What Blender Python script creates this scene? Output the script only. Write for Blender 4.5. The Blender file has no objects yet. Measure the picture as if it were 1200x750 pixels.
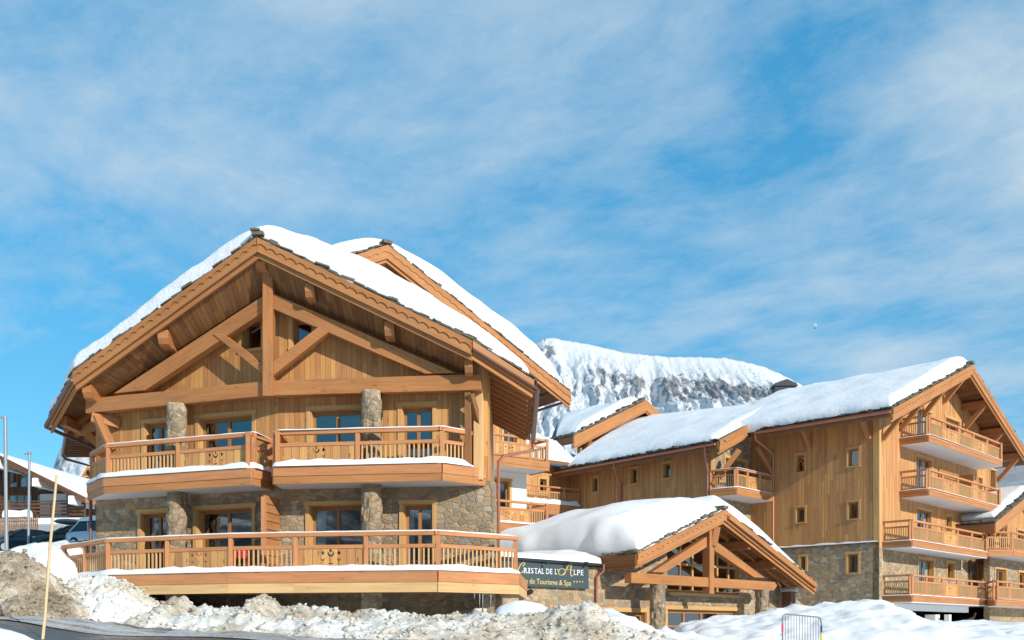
import bpy, bmesh, math, random
import numpy as np
from mathutils import Vector, Matrix, noise

random.seed(7)
R = math.radians
SC = bpy.context.scene
COL = SC.collection
F, CX, HY, EYE = 1150.0, 600.0, 740.0, 1.7
UP = Vector((0, 0, 1))

# ------------------------------------------------------------------ camera
cam_d = bpy.data.cameras.new('camera')
cam = bpy.data.objects.new('camera', cam_d)
COL.objects.link(cam)
cam.location = (0, 0, EYE)
cam.rotation_euler = (R(90), 0, 0)
cam_d.sensor_width = 36
cam_d.lens = 36 * F / 1200
cam_d.shift_y = (HY - 375) / 1200
cam_d.clip_end = 20000
SC.camera = cam


def P(px, py, Y):
    """world point seen at a pixel of the photograph, Y metres away"""
    return Vector(((px - CX) / F * Y, Y, EYE + (HY - py) / F * Y))


class Pl:
    """vertical plane: origin, unit direction d (to the right), unit normal n (towards the street)"""
    def __init__(s, ox, oy, dx, dy):
        l = math.hypot(dx, dy)
        s.o = Vector((ox, oy, 0))
        s.d = Vector((dx / l, dy / l, 0))
        n = Vector((s.d.y, -s.d.x, 0))
        if n.y > 0 and abs(n.y) > 1e-6:
            n = -n
        s.n = n

    def hit(s, px, py=HY, off=0):
        k = (px - CX) / F
        o = s.o + s.n * off
        t = (k * o.y - o.x) / (s.d.x - k * s.d.y)
        Y = o.y + s.d.y * t
        return t, EYE + (HY - py) / F * Y

    def pt(s, t, z, off=0):
        return s.o + s.d * t + s.n * off + UP * z

    def P(s, px, py, off=0):
        t, z = s.hit(px, py, off)
        return s.pt(t, z, off)

    def t(s, px, off=0):
        return s.hit(px, HY, off)[0]

    def z(s, px, py, off=0):
        return s.hit(px, py, off)[1]


# ------------------------------------------------------------------ mesh builder
class MB:
    def __init__(s):
        s.v, s.f, s.uv, s.mi = [], [], [], []

    def face(s, pts, uvs=None, mi=0):
        b = len(s.v)
        s.v += [tuple(p) for p in pts]
        s.f.append(tuple(range(b, b + len(pts))))
        if uvs is None:
            p0 = Vector(pts[0])
            a = (Vector(pts[1]) - p0).normalized()
            n = a.cross(Vector(pts[2]) - p0)
            n = n.normalized() if n.length > 1e-9 else UP
            c = n.cross(a)
            uvs = [((Vector(p) - p0).dot(a), (Vector(p) - p0).dot(c)) for p in pts]
        s.uv += [tuple(u) for u in uvs]
        s.mi.append(mi)

    def box(s, O, A, B, C, mi=0, grain=None):
        O, A, B, C = Vector(O), Vector(A), Vector(B), Vector(C)
        if A.cross(B).dot(C) < 0:
            A, B = B, A
        L = max((A, B, C), key=lambda q: q.length) if grain is None else grain
        Ld = L.normalized()
        ru, rv = random.uniform(0, 40), random.uniform(0, 40)

        def q(o, e1, e2):
            # outward normal = e1 x e2
            pts = [o, o + e1, o + e1 + e2, o + e2]
            g1 = abs(e1.normalized().dot(Ld))
            g2 = abs(e2.normalized().dot(Ld))
            if g1 > g2:
                uv = [(ru, rv), (ru, rv + e1.length), (ru + e2.length, rv + e1.length), (ru + e2.length, rv)]
            else:
                uv = [(ru, rv), (ru + e1.length, rv), (ru + e1.length, rv + e2.length), (ru, rv + e2.length)]
            s.face(pts, uv, mi)
        q(O, B, A); q(O + C, A, B)
        q(O, A, C); q(O + B, C, A)
        q(O, C, B); q(O + A, B, C)

    def beam(s, p0, p1, w, h, up=UP, mi=0):
        p0, p1 = Vector(p0), Vector(p1)
        d = (p1 - p0)
        up = Vector(up)
        side = d.cross(up)
        if side.length < 1e-6:
            side = d.cross(Vector((1, 0, 0)))
        side.normalize()
        u = side.cross(d).normalized()
        s.box(p0 - side * w / 2 - u * h / 2, d, side * w, u * h, mi, grain=d)

    def prism(s, poly, vec, mi=0, grain=None):
        poly = [Vector(p) for p in poly]
        vec = Vector(vec)
        n = Vector((0, 0, 0))
        for i in range(len(poly)):
            n += poly[i].cross(poly[(i + 1) % len(poly)])
        if n.dot(vec) > 0:
            poly = poly[::-1]
        g = (grain or (poly[1] - poly[0])).normalized()
        o = poly[0]
        nn = vec.normalized()
        c = nn.cross(g).normalized()
        r1, r2 = random.uniform(0, 40), random.uniform(0, 40)
        uvf = lambda p: (r1 + (p - o).dot(c), r2 + (p - o).dot(g))
        s.face(poly, [uvf(p) for p in poly], mi)
        s.face([p + vec for p in poly[::-1]], [uvf(p) for p in poly[::-1]], mi)
        k = len(poly)
        for i in range(k):
            a, b = poly[i], poly[(i + 1) % k]
            e = vec.length
            ua, ub = uvf(a), uvf(b)
            s.face([b, a, a + vec, b + vec], [ub, ua, (ua[0] + e, ua[1]), (ub[0] + e, ub[1])], mi)

    def tube(s, pts, r, n=8, mi=0, caps=True, r1=None):
        pts = [Vector(p) for p in pts]
        rings = []
        acc = 0
        side = None
        for i, p in enumerate(pts):
            d = (pts[min(i + 1, len(pts) - 1)] - pts[max(i - 1, 0)]).normalized()
            if side is None:
                side = d.cross(UP)
                if side.length < 1e-3:
                    side = d.cross(Vector((1, 0, 0)))
            side = (side - d * side.dot(d)).normalized()
            w = d.cross(side)
            rr = r if r1 is None else r + (r1 - r) * i / (len(pts) - 1)
            rings.append([p + (side * math.cos(2 * math.pi * k / n) + w * math.sin(2 * math.pi * k / n)) * rr for k in range(n)])
        uvr = []
        for i in range(len(pts)):
            uvr.append([(2 * math.pi * r * k / n, acc) for k in range(n + 1)])
            if i < len(pts) - 1: acc += (pts[i + 1] - pts[i]).length
        s.grid([q + [q[0]] for q in rings], uvr, mi)
        if caps:
            s.face(rings[0][::-1], None, mi)
            s.face(rings[-1], None, mi)

    def grid(s, rows, uvrows=None, mi=0):
        b = len(s.v)
        w = len(rows[0])
        for r in rows: s.v += [tuple(p) for p in r]
        for i in range(len(rows) - 1):
            for j in range(w - 1):
                a = b + i * w + j
                s.f.append((a, a + 1, a + w + 1, a + w))
                s.mi.append(mi)
                if uvrows:
                    s.uv += [tuple(uvrows[i][j]), tuple(uvrows[i][j + 1]), tuple(uvrows[i + 1][j + 1]), tuple(uvrows[i + 1][j])]
                else:
                    s.uv += [tuple(s.v[q][:2]) for q in s.f[-1]]

    def build(s, name, mats, parent=None, smooth=False, bevel=0, weld=False, label=None):
        me = bpy.data.meshes.new(name)
        me.from_pydata(s.v, [], s.f)
        uvl = me.uv_layers.new(name='UVMap')
        if s.uv:
            uvl.data.foreach_set('uv', [c for u in s.uv for c in u])
        if not isinstance(mats, (list, tuple)):
            mats = [mats]
        for m in mats:
            me.materials.append(m)
        if s.mi:
            me.polygons.foreach_set('material_index', s.mi)
        if weld or bevel:
            bm = bmesh.new()
            bm.from_mesh(me)
            bmesh.ops.remove_doubles(bm, verts=bm.verts, dist=0.0004)
            if bevel:
                es = [e for e in bm.edges if len(e.link_faces) == 2 and e.calc_face_angle(0) > 0.6]
                bmesh.ops.bevel(bm, geom=es, offset=bevel, segments=1, affect='EDGES')
            bm.to_mesh(me)
            bm.free()
        if smooth:
            me.polygons.foreach_set('use_smooth', [True] * len(me.polygons))
        me.update()
        o = bpy.data.objects.new(name, me)
        COL.objects.link(o)
        if parent is not None:
            adopt(o, parent)
        if label:
            o['label'] = label
        return o


def adopt(o, parent):
    o.parent = parent
    # every part is modelled in world coordinates; only Empties at a thing's base carry an offset
    if parent.type == 'EMPTY':
        o.matrix_parent_inverse = Matrix.Translation(parent.location).inverted()


def empty(name, loc, label=None, cat=None, group=None):
    o = bpy.data.objects.new(name, None)
    COL.objects.link(o)
    o.location = loc
    o.empty_display_size = 0.3
    tag(o, label, cat, group)
    return o


def tag(o, label=None, cat=None, group=None, kind=None):
    if label: o['label'] = label
    if cat: o['category'] = cat
    if group: o['group'] = group
    if kind: o['kind'] = kind
    return o


# ------------------------------------------------------------------ materials
class NT:
    def __init__(s, name):
        s.m = bpy.data.materials.new(name)
        s.m.use_nodes = True
        s.t = s.m.node_tree
        s.b = s.t.nodes['Principled BSDF']

    def n(s, typ, **kw):
        nd = s.t.nodes.new(typ)
        for k, v in kw.items():
            if k.startswith('in_'):
                key = k[3:]
                key = int(key) if key.isdigit() else key.replace('_', ' ')
                s.link(v, nd.inputs[key])
            else:
                setattr(nd, k, v)
        return nd

    def link(s, v, sock):
        if isinstance(v, bpy.types.NodeSocket):
            s.t.links.new(v, sock)
        elif isinstance(v, bpy.types.Node):
            s.t.links.new(v.outputs[0], sock)
        else:
            if sock.type == 'RGBA' and not hasattr(v, '__len__'):
                v = (v, v, v, 1)
            if sock.type == 'RGBA' and len(v) == 3:
                v = (*v, 1)
            sock.default_value = v

    def math(s, op, a, b=0.0, c=None):
        nd = s.t.nodes.new('ShaderNodeMath')
        nd.operation = op
        s.link(a, nd.inputs[0]); s.link(b, nd.inputs[1])
        if c is not None: s.link(c, nd.inputs[2])
        return nd.outputs[0]

    def mix(s, f, a, b, blend='MIX'):
        nd = s.t.nodes.new('ShaderNodeMix')
        nd.data_type = 'RGBA'
        nd.blend_type = blend
        s.link(f, nd.inputs[0]); s.link(a, nd.inputs[6]); s.link(b, nd.inputs[7])
        return nd.outputs[2]

    def ramp(s, f, stops, interp='LINEAR'):
        nd = s.t.nodes.new('ShaderNodeValToRGB')
        nd.color_ramp.interpolation = interp
        el = nd.color_ramp.elements
        while len(el) < len(stops): el.new(0.5)
        for e, (p, c) in zip(el, stops):
            e.position = p
            e.color = (*c, 1) if len(c) == 3 else c
        s.link(f, nd.inputs[0])
        return nd.outputs[0]

    def noise(s, vec, scale, detail=4, rough=0.55, dim='3D'):
        nd = s.t.nodes.new('ShaderNodeTexNoise')
        nd.noise_dimensions = dim
        s.link(vec, nd.inputs['Vector'])
        nd.inputs['Scale'].default_value = scale
        nd.inputs['Detail'].default_value = detail
        nd.inputs['Roughness'].default_value = rough
        return nd.outputs[0]

    def comb(s, x, y, z=0.0):
        nd = s.t.nodes.new('ShaderNodeCombineXYZ')
        s.link(x, nd.inputs[0]); s.link(y, nd.inputs[1]); s.link(z, nd.inputs[2])
        return nd.outputs[0]

    def uv(s):
        u = s.t.nodes.new('ShaderNodeUVMap')
        u.uv_map = 'UVMap'
        sp = s.t.nodes.new('ShaderNodeSeparateXYZ')
        s.t.links.new(u.outputs[0], sp.inputs[0])
        return sp.outputs[0], sp.outputs[1]

    def pos(s):
        g = s.t.nodes.new('ShaderNodeNewGeometry')
        return g.outputs['Position']

    def bump(s, h, strength=0.3, dist=0.02):
        b = s.t.nodes.new('ShaderNodeBump')
        b.inputs['Strength'].default_value = strength
        b.inputs['Distance'].default_value = dist
        s.link(h, b.inputs['Height'])
        s.t.links.new(b.outputs[0], s.b.inputs['Normal'])

    def done(s, col=None, rough=0.6, spec=0.3, metal=0.0):
        if col is not None: s.link(col, s.b.inputs['Base Color'])
        s.link(rough, s.b.inputs['Roughness'])
        s.b.inputs['Specular IOR Level'].default_value = spec
        s.b.inputs['Metallic'].default_value = metal
        return s.m


def wood(name, c1, c2, board=0.0, var=0.35, rough=0.62, knots=0.5, horizontal=False):
    g = NT(name)
    u, v = g.uv()
    if horizontal:
        u, v = v, u
    rnd = 0.5
    groove = None
    if board:
        q = g.math('DIVIDE', u, board)
        idn = g.math('FLOOR', q)
        w = g.n('ShaderNodeTexWhiteNoise', noise_dimensions='1D')
        g.link(idn, w.inputs['W'])
        # boards are butt-jointed at odd heights, so a second tone starts part way up
        seg = g.math('FLOOR', g.math('ADD', g.math('DIVIDE', v, 3.1), g.math('MULTIPLY', w.outputs[0], 7.3)))
        w2 = g.n('ShaderNodeTexWhiteNoise', noise_dimensions='2D')
        g.link(g.comb(idn, seg), w2.inputs['Vector'])
        rnd = w2.outputs[0]
        fr = g.math('FRACT', q)
        e = g.math('MINIMUM', fr, g.math('SUBTRACT', 1.0, fr))
        groove = g.math('LESS_THAN', e, 0.045)
    off = g.math('MULTIPLY', rnd, 31.0)
    gv = g.comb(g.math('MULTIPLY', u, 26.0), g.math('ADD', g.math('MULTIPLY', v, 1.3), off), off)
    grain = g.noise(gv, 1.0, 5, 0.6)
    tone = g.noise(g.comb(g.math('MULTIPLY', u, 1.7), g.math('ADD', g.math('MULTIPLY', v, 0.35), off), 0.0), 1.0, 3)
    f = g.math('ADD', g.math('MULTIPLY', grain, 0.75), g.math('MULTIPLY', tone, 0.55))
    f = g.math('SUBTRACT', f, 0.15)
    col = g.ramp(f, [(0.28, c2), (0.72, c1)])
    hs = g.n('ShaderNodeHueSaturation')
    g.link(col, hs.inputs['Color'])
    g.link(g.math('ADD', 1.0 - var / 2, g.math('MULTIPLY', rnd, var)), hs.inputs['Value'])
    g.link(g.math('ADD', 0.492, g.math('MULTIPLY', rnd, 0.016)), hs.inputs['Hue'])
    col = hs.outputs[0]
    # silvering and rain streaks that run along the grain
    wz = g.noise(g.comb(g.math('MULTIPLY', u, 5.0), g.math('ADD', g.math('MULTIPLY', v, 0.22), off), 3.0), 1.0, 5, 0.65)
    wm_ = g.ramp(wz, [(0.50, (0, 0, 0)), (0.74, (1, 1, 1))])
    col = g.mix(g.math('MULTIPLY', wm_, 0.5), col, (0.27, 0.175, 0.105))
    if knots:
        vo = g.n('ShaderNodeTexVoronoi')
        g.link(g.comb(g.math('MULTIPLY', u, 5.0), g.math('ADD', g.math('MULTIPLY', v, 1.6), off), off), vo.inputs['Vector'])
        vo.inputs['Scale'].default_value = 1.0
        k = g.math('LESS_THAN', vo.outputs['Distance'], 0.11)
        col = g.mix(g.math('MULTIPLY', k, knots), col, tuple(c * 0.35 for c in c2))
    h = grain
    if groove is not None:
        col = g.mix(g.math('MULTIPLY', groove, 0.6), col, tuple(c * 0.3 for c in c2))
        h = g.math('SUBTRACT', g.math('MULTIPLY', grain, 0.25), g.math('MULTIPLY', groove, 1.0))
    g.bump(h, 0.5, 0.012)
    return g.done(col, rough, 0.25)


def stone(name, scale=3.0, dark=1.0):
    g = NT(name)
    u, v = g.uv()
    vec = g.comb(u, g.math('MULTIPLY', v, 1.45))
    nd = g.n('ShaderNodeTexNoise')
    g.link(vec, nd.inputs['Vector'])
    nd.inputs['Scale'].default_value = 2.6
    ad = g.n('ShaderNodeMix', data_type='VECTOR')
    ad.inputs[0].default_value = 0.15
    g.link(vec, ad.inputs[4]); g.t.links.new(nd.outputs[1], ad.inputs[5])
    vv = ad.outputs[1]
    vo = g.n('ShaderNodeTexVoronoi', feature='F1')
    vo.inputs['Scale'].default_value = scale
    vo.inputs['Randomness'].default_value = 0.85
    g.link(vv, vo.inputs['Vector'])
    ve = g.n('ShaderNodeTexVoronoi', feature='DISTANCE_TO_EDGE')
    ve.inputs['Scale'].default_value = scale
    ve.inputs['Randomness'].default_value = 0.85
    g.link(vv, ve.inputs['Vector'])
    sp = g.n('ShaderNodeSeparateColor')
    g.link(vo.outputs['Color'], sp.inputs[0])
    d = dark
    pal = [(0.0, (0.25 * d, 0.20 * d, 0.14 * d)), (0.18, (0.36 * d, 0.28 * d, 0.19 * d)), (0.36, (0.46 * d, 0.36 * d, 0.24 * d)),
           (0.52, (0.30 * d, 0.26 * d, 0.21 * d)), (0.66, (0.50 * d, 0.34 * d, 0.19 * d)), (0.80, (0.40 * d, 0.25 * d, 0.13 * d)), (0.92, (0.54 * d, 0.47 * d, 0.36 * d))]
    col = g.ramp(sp.outputs[0], pal, 'CONSTANT')
    fine = g.noise(g.comb(u, v), 14.0, 6, 0.7)
    col = g.mix(0.75, col, g.ramp(fine, [(0.3, (0.62, 0.60, 0.57)), (0.7, (1.35, 1.30, 1.22))]), 'MULTIPLY')
    big = g.noise(g.comb(u, v), 0.55, 3)
    col = g.mix(0.6, col, g.ramp(big, [(0.35, (0.75, 0.75, 0.76)), (0.65, (1.12, 1.08, 1.0))]), 'MULTIPLY')
    col = g.mix(0.22, col, (0.43 * d, 0.345 * d, 0.24 * d))
    edist = g.math('SUBTRACT', ve.outputs['Distance'], g.math('MULTIPLY', g.math('SUBTRACT', g.noise(vec, 7.0, 3, .6), .5), .07))
    mort = g.ramp(edist, [(0.012, (1, 1, 1)), (0.05, (0, 0, 0))])
    col = g.mix(g.math('MULTIPLY', mort, 0.65), col, (0.33 * d, 0.275 * d, 0.21 * d))
    h = g.math('ADD', g.math('MULTIPLY', g.math('MINIMUM', g.math('MAXIMUM', edist, 0.0), 0.12), 7.0), g.math('MULTIPLY', fine, 0.5))
    g.bump(h, 0.55, 0.04)
    return g.done(col, 0.85, 0.2)


def plain(name, col, rough=0.6, spec=0.3, metal=0.0, var=0.12, scale=3.0):
    g = NT(name)
    n = g.noise(g.pos(), scale, 5, 0.6)
    c = g.mix(n, tuple(x * (1 - var) for x in col), tuple(min(1, x * (1 + var)) for x in col))
    return g.done(c, rough, spec, metal)


def snow_mat(name, dirt=0.0, bump=0.25):
    g = NT(name)
    p = g.pos()
    a = g.noise(p, 1.3, 5, 0.55)
    b = g.noise(p, 9.0, 5, 0.65)
    c = g.noise(p, 45.0, 3, 0.6)
    col = g.mix(a, (0.73, 0.755, 0.79), (0.82, 0.82, 0.82))
    h = g.math('ADD', g.math('MULTIPLY', a, 0.6), g.math('ADD', g.math('MULTIPLY', b, 0.25), g.math('MULTIPLY', c, 0.06)))
    if name == 'roof_snow':
        wv = g.noise(g.n('ShaderNodeMapping', in_Vector=p, in_Rotation=(0, 0, 0.6), in_Scale=(2.6, 0.5, 3.0)), 1.6, 5, .6)
        h = g.math('ADD', h, g.math('MULTIPLY', wv, .5))
    if dirt:
        m1 = g.noise(p, 0.8, 4, 0.6)
        m2 = g.noise(p, 7.0, 6, 0.75)
        m3 = g.noise(p, 26.0, 6, 0.75)
        f = g.math('ADD', g.math('MULTIPLY', m1, 0.75), g.math('ADD', g.math('MULTIPLY', m2, 0.5), g.math('MULTIPLY', m3, 0.35)))
        f = g.math('ADD', g.math('MULTIPLY', g.math('SUBTRACT', f, .8), 2.3), dirt)
        col = g.ramp(f, [(0.14, (0.76, 0.75, 0.72)), (0.36, (0.64, 0.585, 0.50)), (0.58, (0.46, 0.38, 0.28)), (0.82, (0.27, 0.205, 0.135)), (1.0, (0.12, 0.09, 0.06))])
        h = g.math('ADD', h, g.math('MULTIPLY', m3, 0.3))
    g.bump(h, bump, 0.25)
    g.b.inputs['Subsurface Weight'].default_value = 0.0
    return g.done(col, 0.7, 0.25)


M = {}
M['siding'] = wood('larch_siding', (0.60, 0.305, 0.112), (0.42, 0.195, 0.064), board=0.145, var=0.32, knots=0.5)
M['siding_b'] = wood('larch_siding_even', (0.62, 0.325, 0.130), (0.46, 0.217, 0.078), board=0.17, var=0.27, knots=0.45)
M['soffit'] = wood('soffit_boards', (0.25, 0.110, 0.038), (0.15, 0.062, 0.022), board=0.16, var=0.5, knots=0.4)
M['beam'] = wood('larch_beam', (0.50, 0.218, 0.076), (0.31, 0.122, 0.041), knots=0.4, var=0.0)
M['beam_dark'] = wood('larch_beam_dark', (0.30, 0.135, 0.055), (0.16, 0.072, 0.032), knots=0.4, var=0.0)  # darker tone of the larch beam
M['rail'] = wood('red_larch_rail', (0.60, 0.27, 0.115), (0.41, 0.165, 0.068), knots=0.3, var=0.0)
M['baluster'] = wood('pale_baluster', (0.72, 0.45, 0.21), (0.54, 0.30, 0.125), knots=0.15, var=0.0)
M['panel'] = wood('balcony_board', (0.63, 0.335, 0.125), (0.44, 0.21, 0.072), board=0.22, var=0.4, knots=0.6)
M['fascia'] = wood('fascia_board', (0.52, 0.235, 0.085), (0.34, 0.138, 0.047), knots=0.35, var=0.0)
M['fascia_pale'] = wood('pale_fascia_board', (0.72, 0.48, 0.23), (0.58, 0.35, 0.15), knots=0.3, var=0.0)
M['trim'] = wood('window_trim', (0.66, 0.40, 0.165), (0.50, 0.275, 0.10), knots=0.15, var=0.0)
M['sash'] = wood('window_sash', (0.42, 0.205, 0.075), (0.30, 0.135, 0.048), knots=0.0, var=0.0)
M['old_wood'] = wood('old_brown_wood', (0.155, 0.075, 0.042), (0.085, 0.040, 0.025), board=0.2, var=0.5, knots=0.0)
M['old_log'] = wood('old_log_wood', (0.30, 0.165, 0.085), (0.17, 0.088, 0.045), board=0.25, var=0.5, knots=0.2, horizontal=True)
M['bamboo'] = wood('bamboo_cane', (0.74, 0.57, 0.33), (0.60, 0.43, 0.23), knots=0.0, var=0.0)
M['stone'] = stone('rubble_stone', 5.8, .88)
M['stone_col'] = stone('column_stone', 6.0, .84)
M['stone_far'] = stone('rubble_stone_far', 5.6, .95)
M['snow'] = snow_mat('fresh_snow', 0, 0.14)
M['snow_roof'] = snow_mat('roof_snow', 0, 0.32)
M['snow_dirty'] = snow_mat('ploughed_snow', 0.40, 0.5)
M['snow_brown'] = snow_mat('gritty_snow', 0.60, 0.6)
M['snow_mixed'] = snow_mat('old_snow', 0.27, 0.4)
M['slate'] = plain('slate', (0.135, 0.13, 0.105), 0.85, 0.15, var=0.7, scale=7)
M['plaster'] = plain('white_render', (0.80, 0.77, 0.70), 0.8, 0.15, var=0.04)
M['soffit_white'] = plain('white_soffit', (0.74, 0.76, 0.80), 0.8, 0.15, var=0.04)
M['white'] = plain('white_paint', (0.80, 0.80, 0.79), 0.5, 0.3, var=0.04)
M['copper'] = plain('copper_pipe', (0.46, 0.19, 0.125), 0.42, 0.5, 0.4, var=0.25)
M['gutter'] = plain('brown_gutter', (0.17, 0.075, 0.055), 0.45, 0.5, 0.2, var=0.2)
M['galv'] = plain('galvanised_steel', (0.52, 0.54, 0.56), 0.42, 0.5, 0.7, var=0.15)
M['barrier_steel'] = plain('barrier_steel', (0.20, 0.21, 0.235), 0.5, 0.4, 0.3, var=0.15)
M['pole_steel'] = plain('pole_steel', (0.30, 0.325, 0.35), 0.5, 0.4, 0.3, var=0.15)
M['dark_metal'] = plain('dark_metal', (0.035, 0.037, 0.042), 0.5, 0.4, 0.3)
M['rubber'] = plain('rubber', (0.022, 0.022, 0.024), 0.85, 0.2)
M['curtain'] = plain('curtain_cloth', (0.74, 0.73, 0.69), 0.9, 0.1, var=0.08)
M['shade_black'] = plain('room_shade_black', (0.012, 0.011, 0.010), 0.95, 0.05)  # near-black colour stands in for the shade of unlit rooms and undercroft
M['sign'] = plain('sign_plate', (0.055, 0.078, 0.088), 0.45, 0.35, var=0.25, scale=2)
M['gold'] = plain('gold_lettering', (0.62, 0.46, 0.14), 0.45, 0.4, var=0.05)
M['letter'] = plain('white_lettering', (0.80, 0.80, 0.78), 0.5, 0.3, var=0.02)
M['red'] = plain('red_plastic', (0.48, 0.025, 0.03), 0.45, 0.4, var=0.1)
M['pink'] = plain('pink_tag', (0.75, 0.06, 0.16), 0.5, 0.3)
M['yellow'] = plain('yellow_tag', (0.75, 0.55, 0.05), 0.5, 0.3)
M['navy'] = plain('navy_tag', (0.03, 0.05, 0.16), 0.5, 0.3)
M['paint_teal'] = plain('dark_teal_paint', (0.012, 0.05, 0.062), 0.28, 0.5, 0.2, var=0.05)
M['paint_black'] = plain('dark_grey_paint', (0.03, 0.036, 0.045), 0.28, 0.5, 0.2, var=0.05)
M['paint_silver'] = plain('silver_paint', (0.55, 0.57, 0.60), 0.3, 0.5, 0.4, var=0.04)
M['box_grey'] = plain('grey_roof_box', (0.16, 0.19, 0.22), 0.5, 0.3, var=0.1)
M['car_glass'] = plain('car_glass', (0.02, 0.028, 0.034), 0.06, 0.6, var=0.02)
M['lens'] = plain('lamp_lens', (0.62, 0.66, 0.68), 0.15, 0.6, var=0.03)


def glass_mat(name, tint, refl):
    m = bpy.data.materials.new(name)
    m.use_nodes = True
    t = m.node_tree
    t.nodes.remove(t.nodes['Principled BSDF'])
    out = t.nodes['Material Output']
    tr = t.nodes.new('ShaderNodeBsdfTransparent'); tr.inputs[0].default_value = (*tint, 1)
    gl = t.nodes.new('ShaderNodeBsdfGlossy'); gl.inputs['Roughness'].default_value = 0.015
    gl.inputs['Color'].default_value = (0.96, 0.95, 0.93, 1)
    fr = t.nodes.new('ShaderNodeFresnel'); fr.inputs[0].default_value = 1.5
    ad = t.nodes.new('ShaderNodeMath'); ad.operation = 'ADD'; ad.use_clamp = True
    t.links.new(fr.outputs[0], ad.inputs[0]); ad.inputs[1].default_value = refl
    mx = t.nodes.new('ShaderNodeMixShader')
    t.links.new(ad.outputs[0], mx.inputs[0]); t.links.new(tr.outputs[0], mx.inputs[1]); t.links.new(gl.outputs[0], mx.inputs[2])
    t.links.new(mx.outputs[0], out.inputs[0])
    return m


M['glass'] = glass_mat('window_glass', (0.72, 0.78, 0.80), 0.16)
gi = NT('icicle_ice')
gi.b.inputs['Transmission Weight'].default_value = 0.6
gi.b.inputs['IOR'].default_value = 1.31
M['ice'] = gi.done((0.85, 0.9, 0.95), 0.15, 0.5)
# ------------------------------------------------------------------ walls and openings
def fill2d(loops):
    bm = bmesh.new()
    es = []
    for lp in loops:
        vs = [bm.verts.new((p[0], p[1], 0)) for p in lp]
        for i in range(len(vs)):
            es.append(bm.edges.new((vs[i], vs[(i + 1) % len(vs)])))
    bmesh.ops.triangle_fill(bm, use_beauty=True, use_dissolve=False, edges=es, normal=(0, 0, 1))
    tris = []
    for f in bm.faces:
        q = [(v.co.x, v.co.y) for v in f.verts]
        a = sum(q[i][0] * q[(i + 1) % 3][1] - q[(i + 1) % 3][0] * q[i][1] for i in range(len(q)))
        tris.append(q if a > 0 else q[::-1])
    bm.free()
    return tris


def clip_poly(poly, axis, lim, keep_less):
    out = []
    for i in range(len(poly)):
        a, b = poly[i], poly[(i + 1) % len(poly)]
        ia = a[axis] <= lim + 1e-9 if keep_less else a[axis] >= lim - 1e-9
        ib = b[axis] <= lim + 1e-9 if keep_less else b[axis] >= lim - 1e-9
        if ia: out.append(a)
        if ia != ib:
            u = (lim - a[axis]) / (b[axis] - a[axis])
            out.append((a[0] + (b[0] - a[0]) * u, a[1] + (b[1] - a[1]) * u))
    return out


def cut_cells(outer, holes):
    """the outer polygon minus its rectangular openings, as convex pieces"""
    area = lambda q: .5 * sum(q[i][0] * q[(i + 1) % len(q)][1] - q[(i + 1) % len(q)][0] * q[i][1] for i in range(len(q)))
    ts = sorted({p[0] for p in outer} | {h[0] for h in holes} | {h[1] for h in holes})
    zs_ = sorted({min(p[1] for p in outer), max(p[1] for p in outer)} | {h[2] for h in holes} | {h[3] for h in holes})
    res = []
    for a, b in zip(ts[:-1], ts[1:]):
        if b - a < 1e-6: continue
        col = clip_poly(clip_poly(outer, 0, a, False), 0, b, True)
        if len(col) < 3: continue
        run = None
        for c, d in zip(zs_[:-1], zs_[1:]):
            m = ((a + b) / 2, (c + d) / 2)
            if any(h[0] < m[0] < h[1] and h[2] < m[1] < h[3] for h in holes): continue
            q = clip_poly(clip_poly(col, 1, c, False), 1, d, True)
            if len(q) < 3 or abs(area(q)) < 1e-6: continue
            res.append(q if area(q) > 0 else q[::-1])
    return res


def plate(mb, pl, loops, off, th, mi=0, cells=None):
    """flat plate with holes on plane pl, front at off, th thick; loops in (t, z), outer first"""
    flip = pl.d.cross(UP).dot(pl.n) < 0
    for q in (cells if cells is not None else fill2d(loops)):
        f = [pl.pt(t, z, off) for t, z in q]
        b = [pl.pt(t, z, off - th) for t, z in q]
        if flip:
            mb.face(f[::-1], q[::-1], mi); mb.face(b, q, mi)
        else:
            mb.face(f, q, mi); mb.face(b[::-1], q[::-1], mi)
    for k, lp in enumerate(loops):
        for i in range(len(lp)):
            a, c = lp[i], lp[(i + 1) % len(lp)]
            L = math.hypot(c[0] - a[0], c[1] - a[1])
            mb.face([pl.pt(*a, off), pl.pt(*a, off - th), pl.pt(*c, off - th), pl.pt(*c, off)],
                    [(0, 0), (th, 0), (th, L), (0, L)], mi)


def wall(name, pl, outer, holes, mat, parent, th=0.35, off=0.0, label=None):
    mb = MB()
    holes = [(min(a, b), max(a, b), min(c, d), max(c, d)) for a, b, c, d in holes]
    loops = [outer] + [[(a, c), (b, c), (b, d), (a, d)] for a, b, c, d in holes]
    plate(mb, pl, loops, off, th, cells=cut_cells(outer, holes))
    return mb.build(name, mat, parent, label=label)


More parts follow.
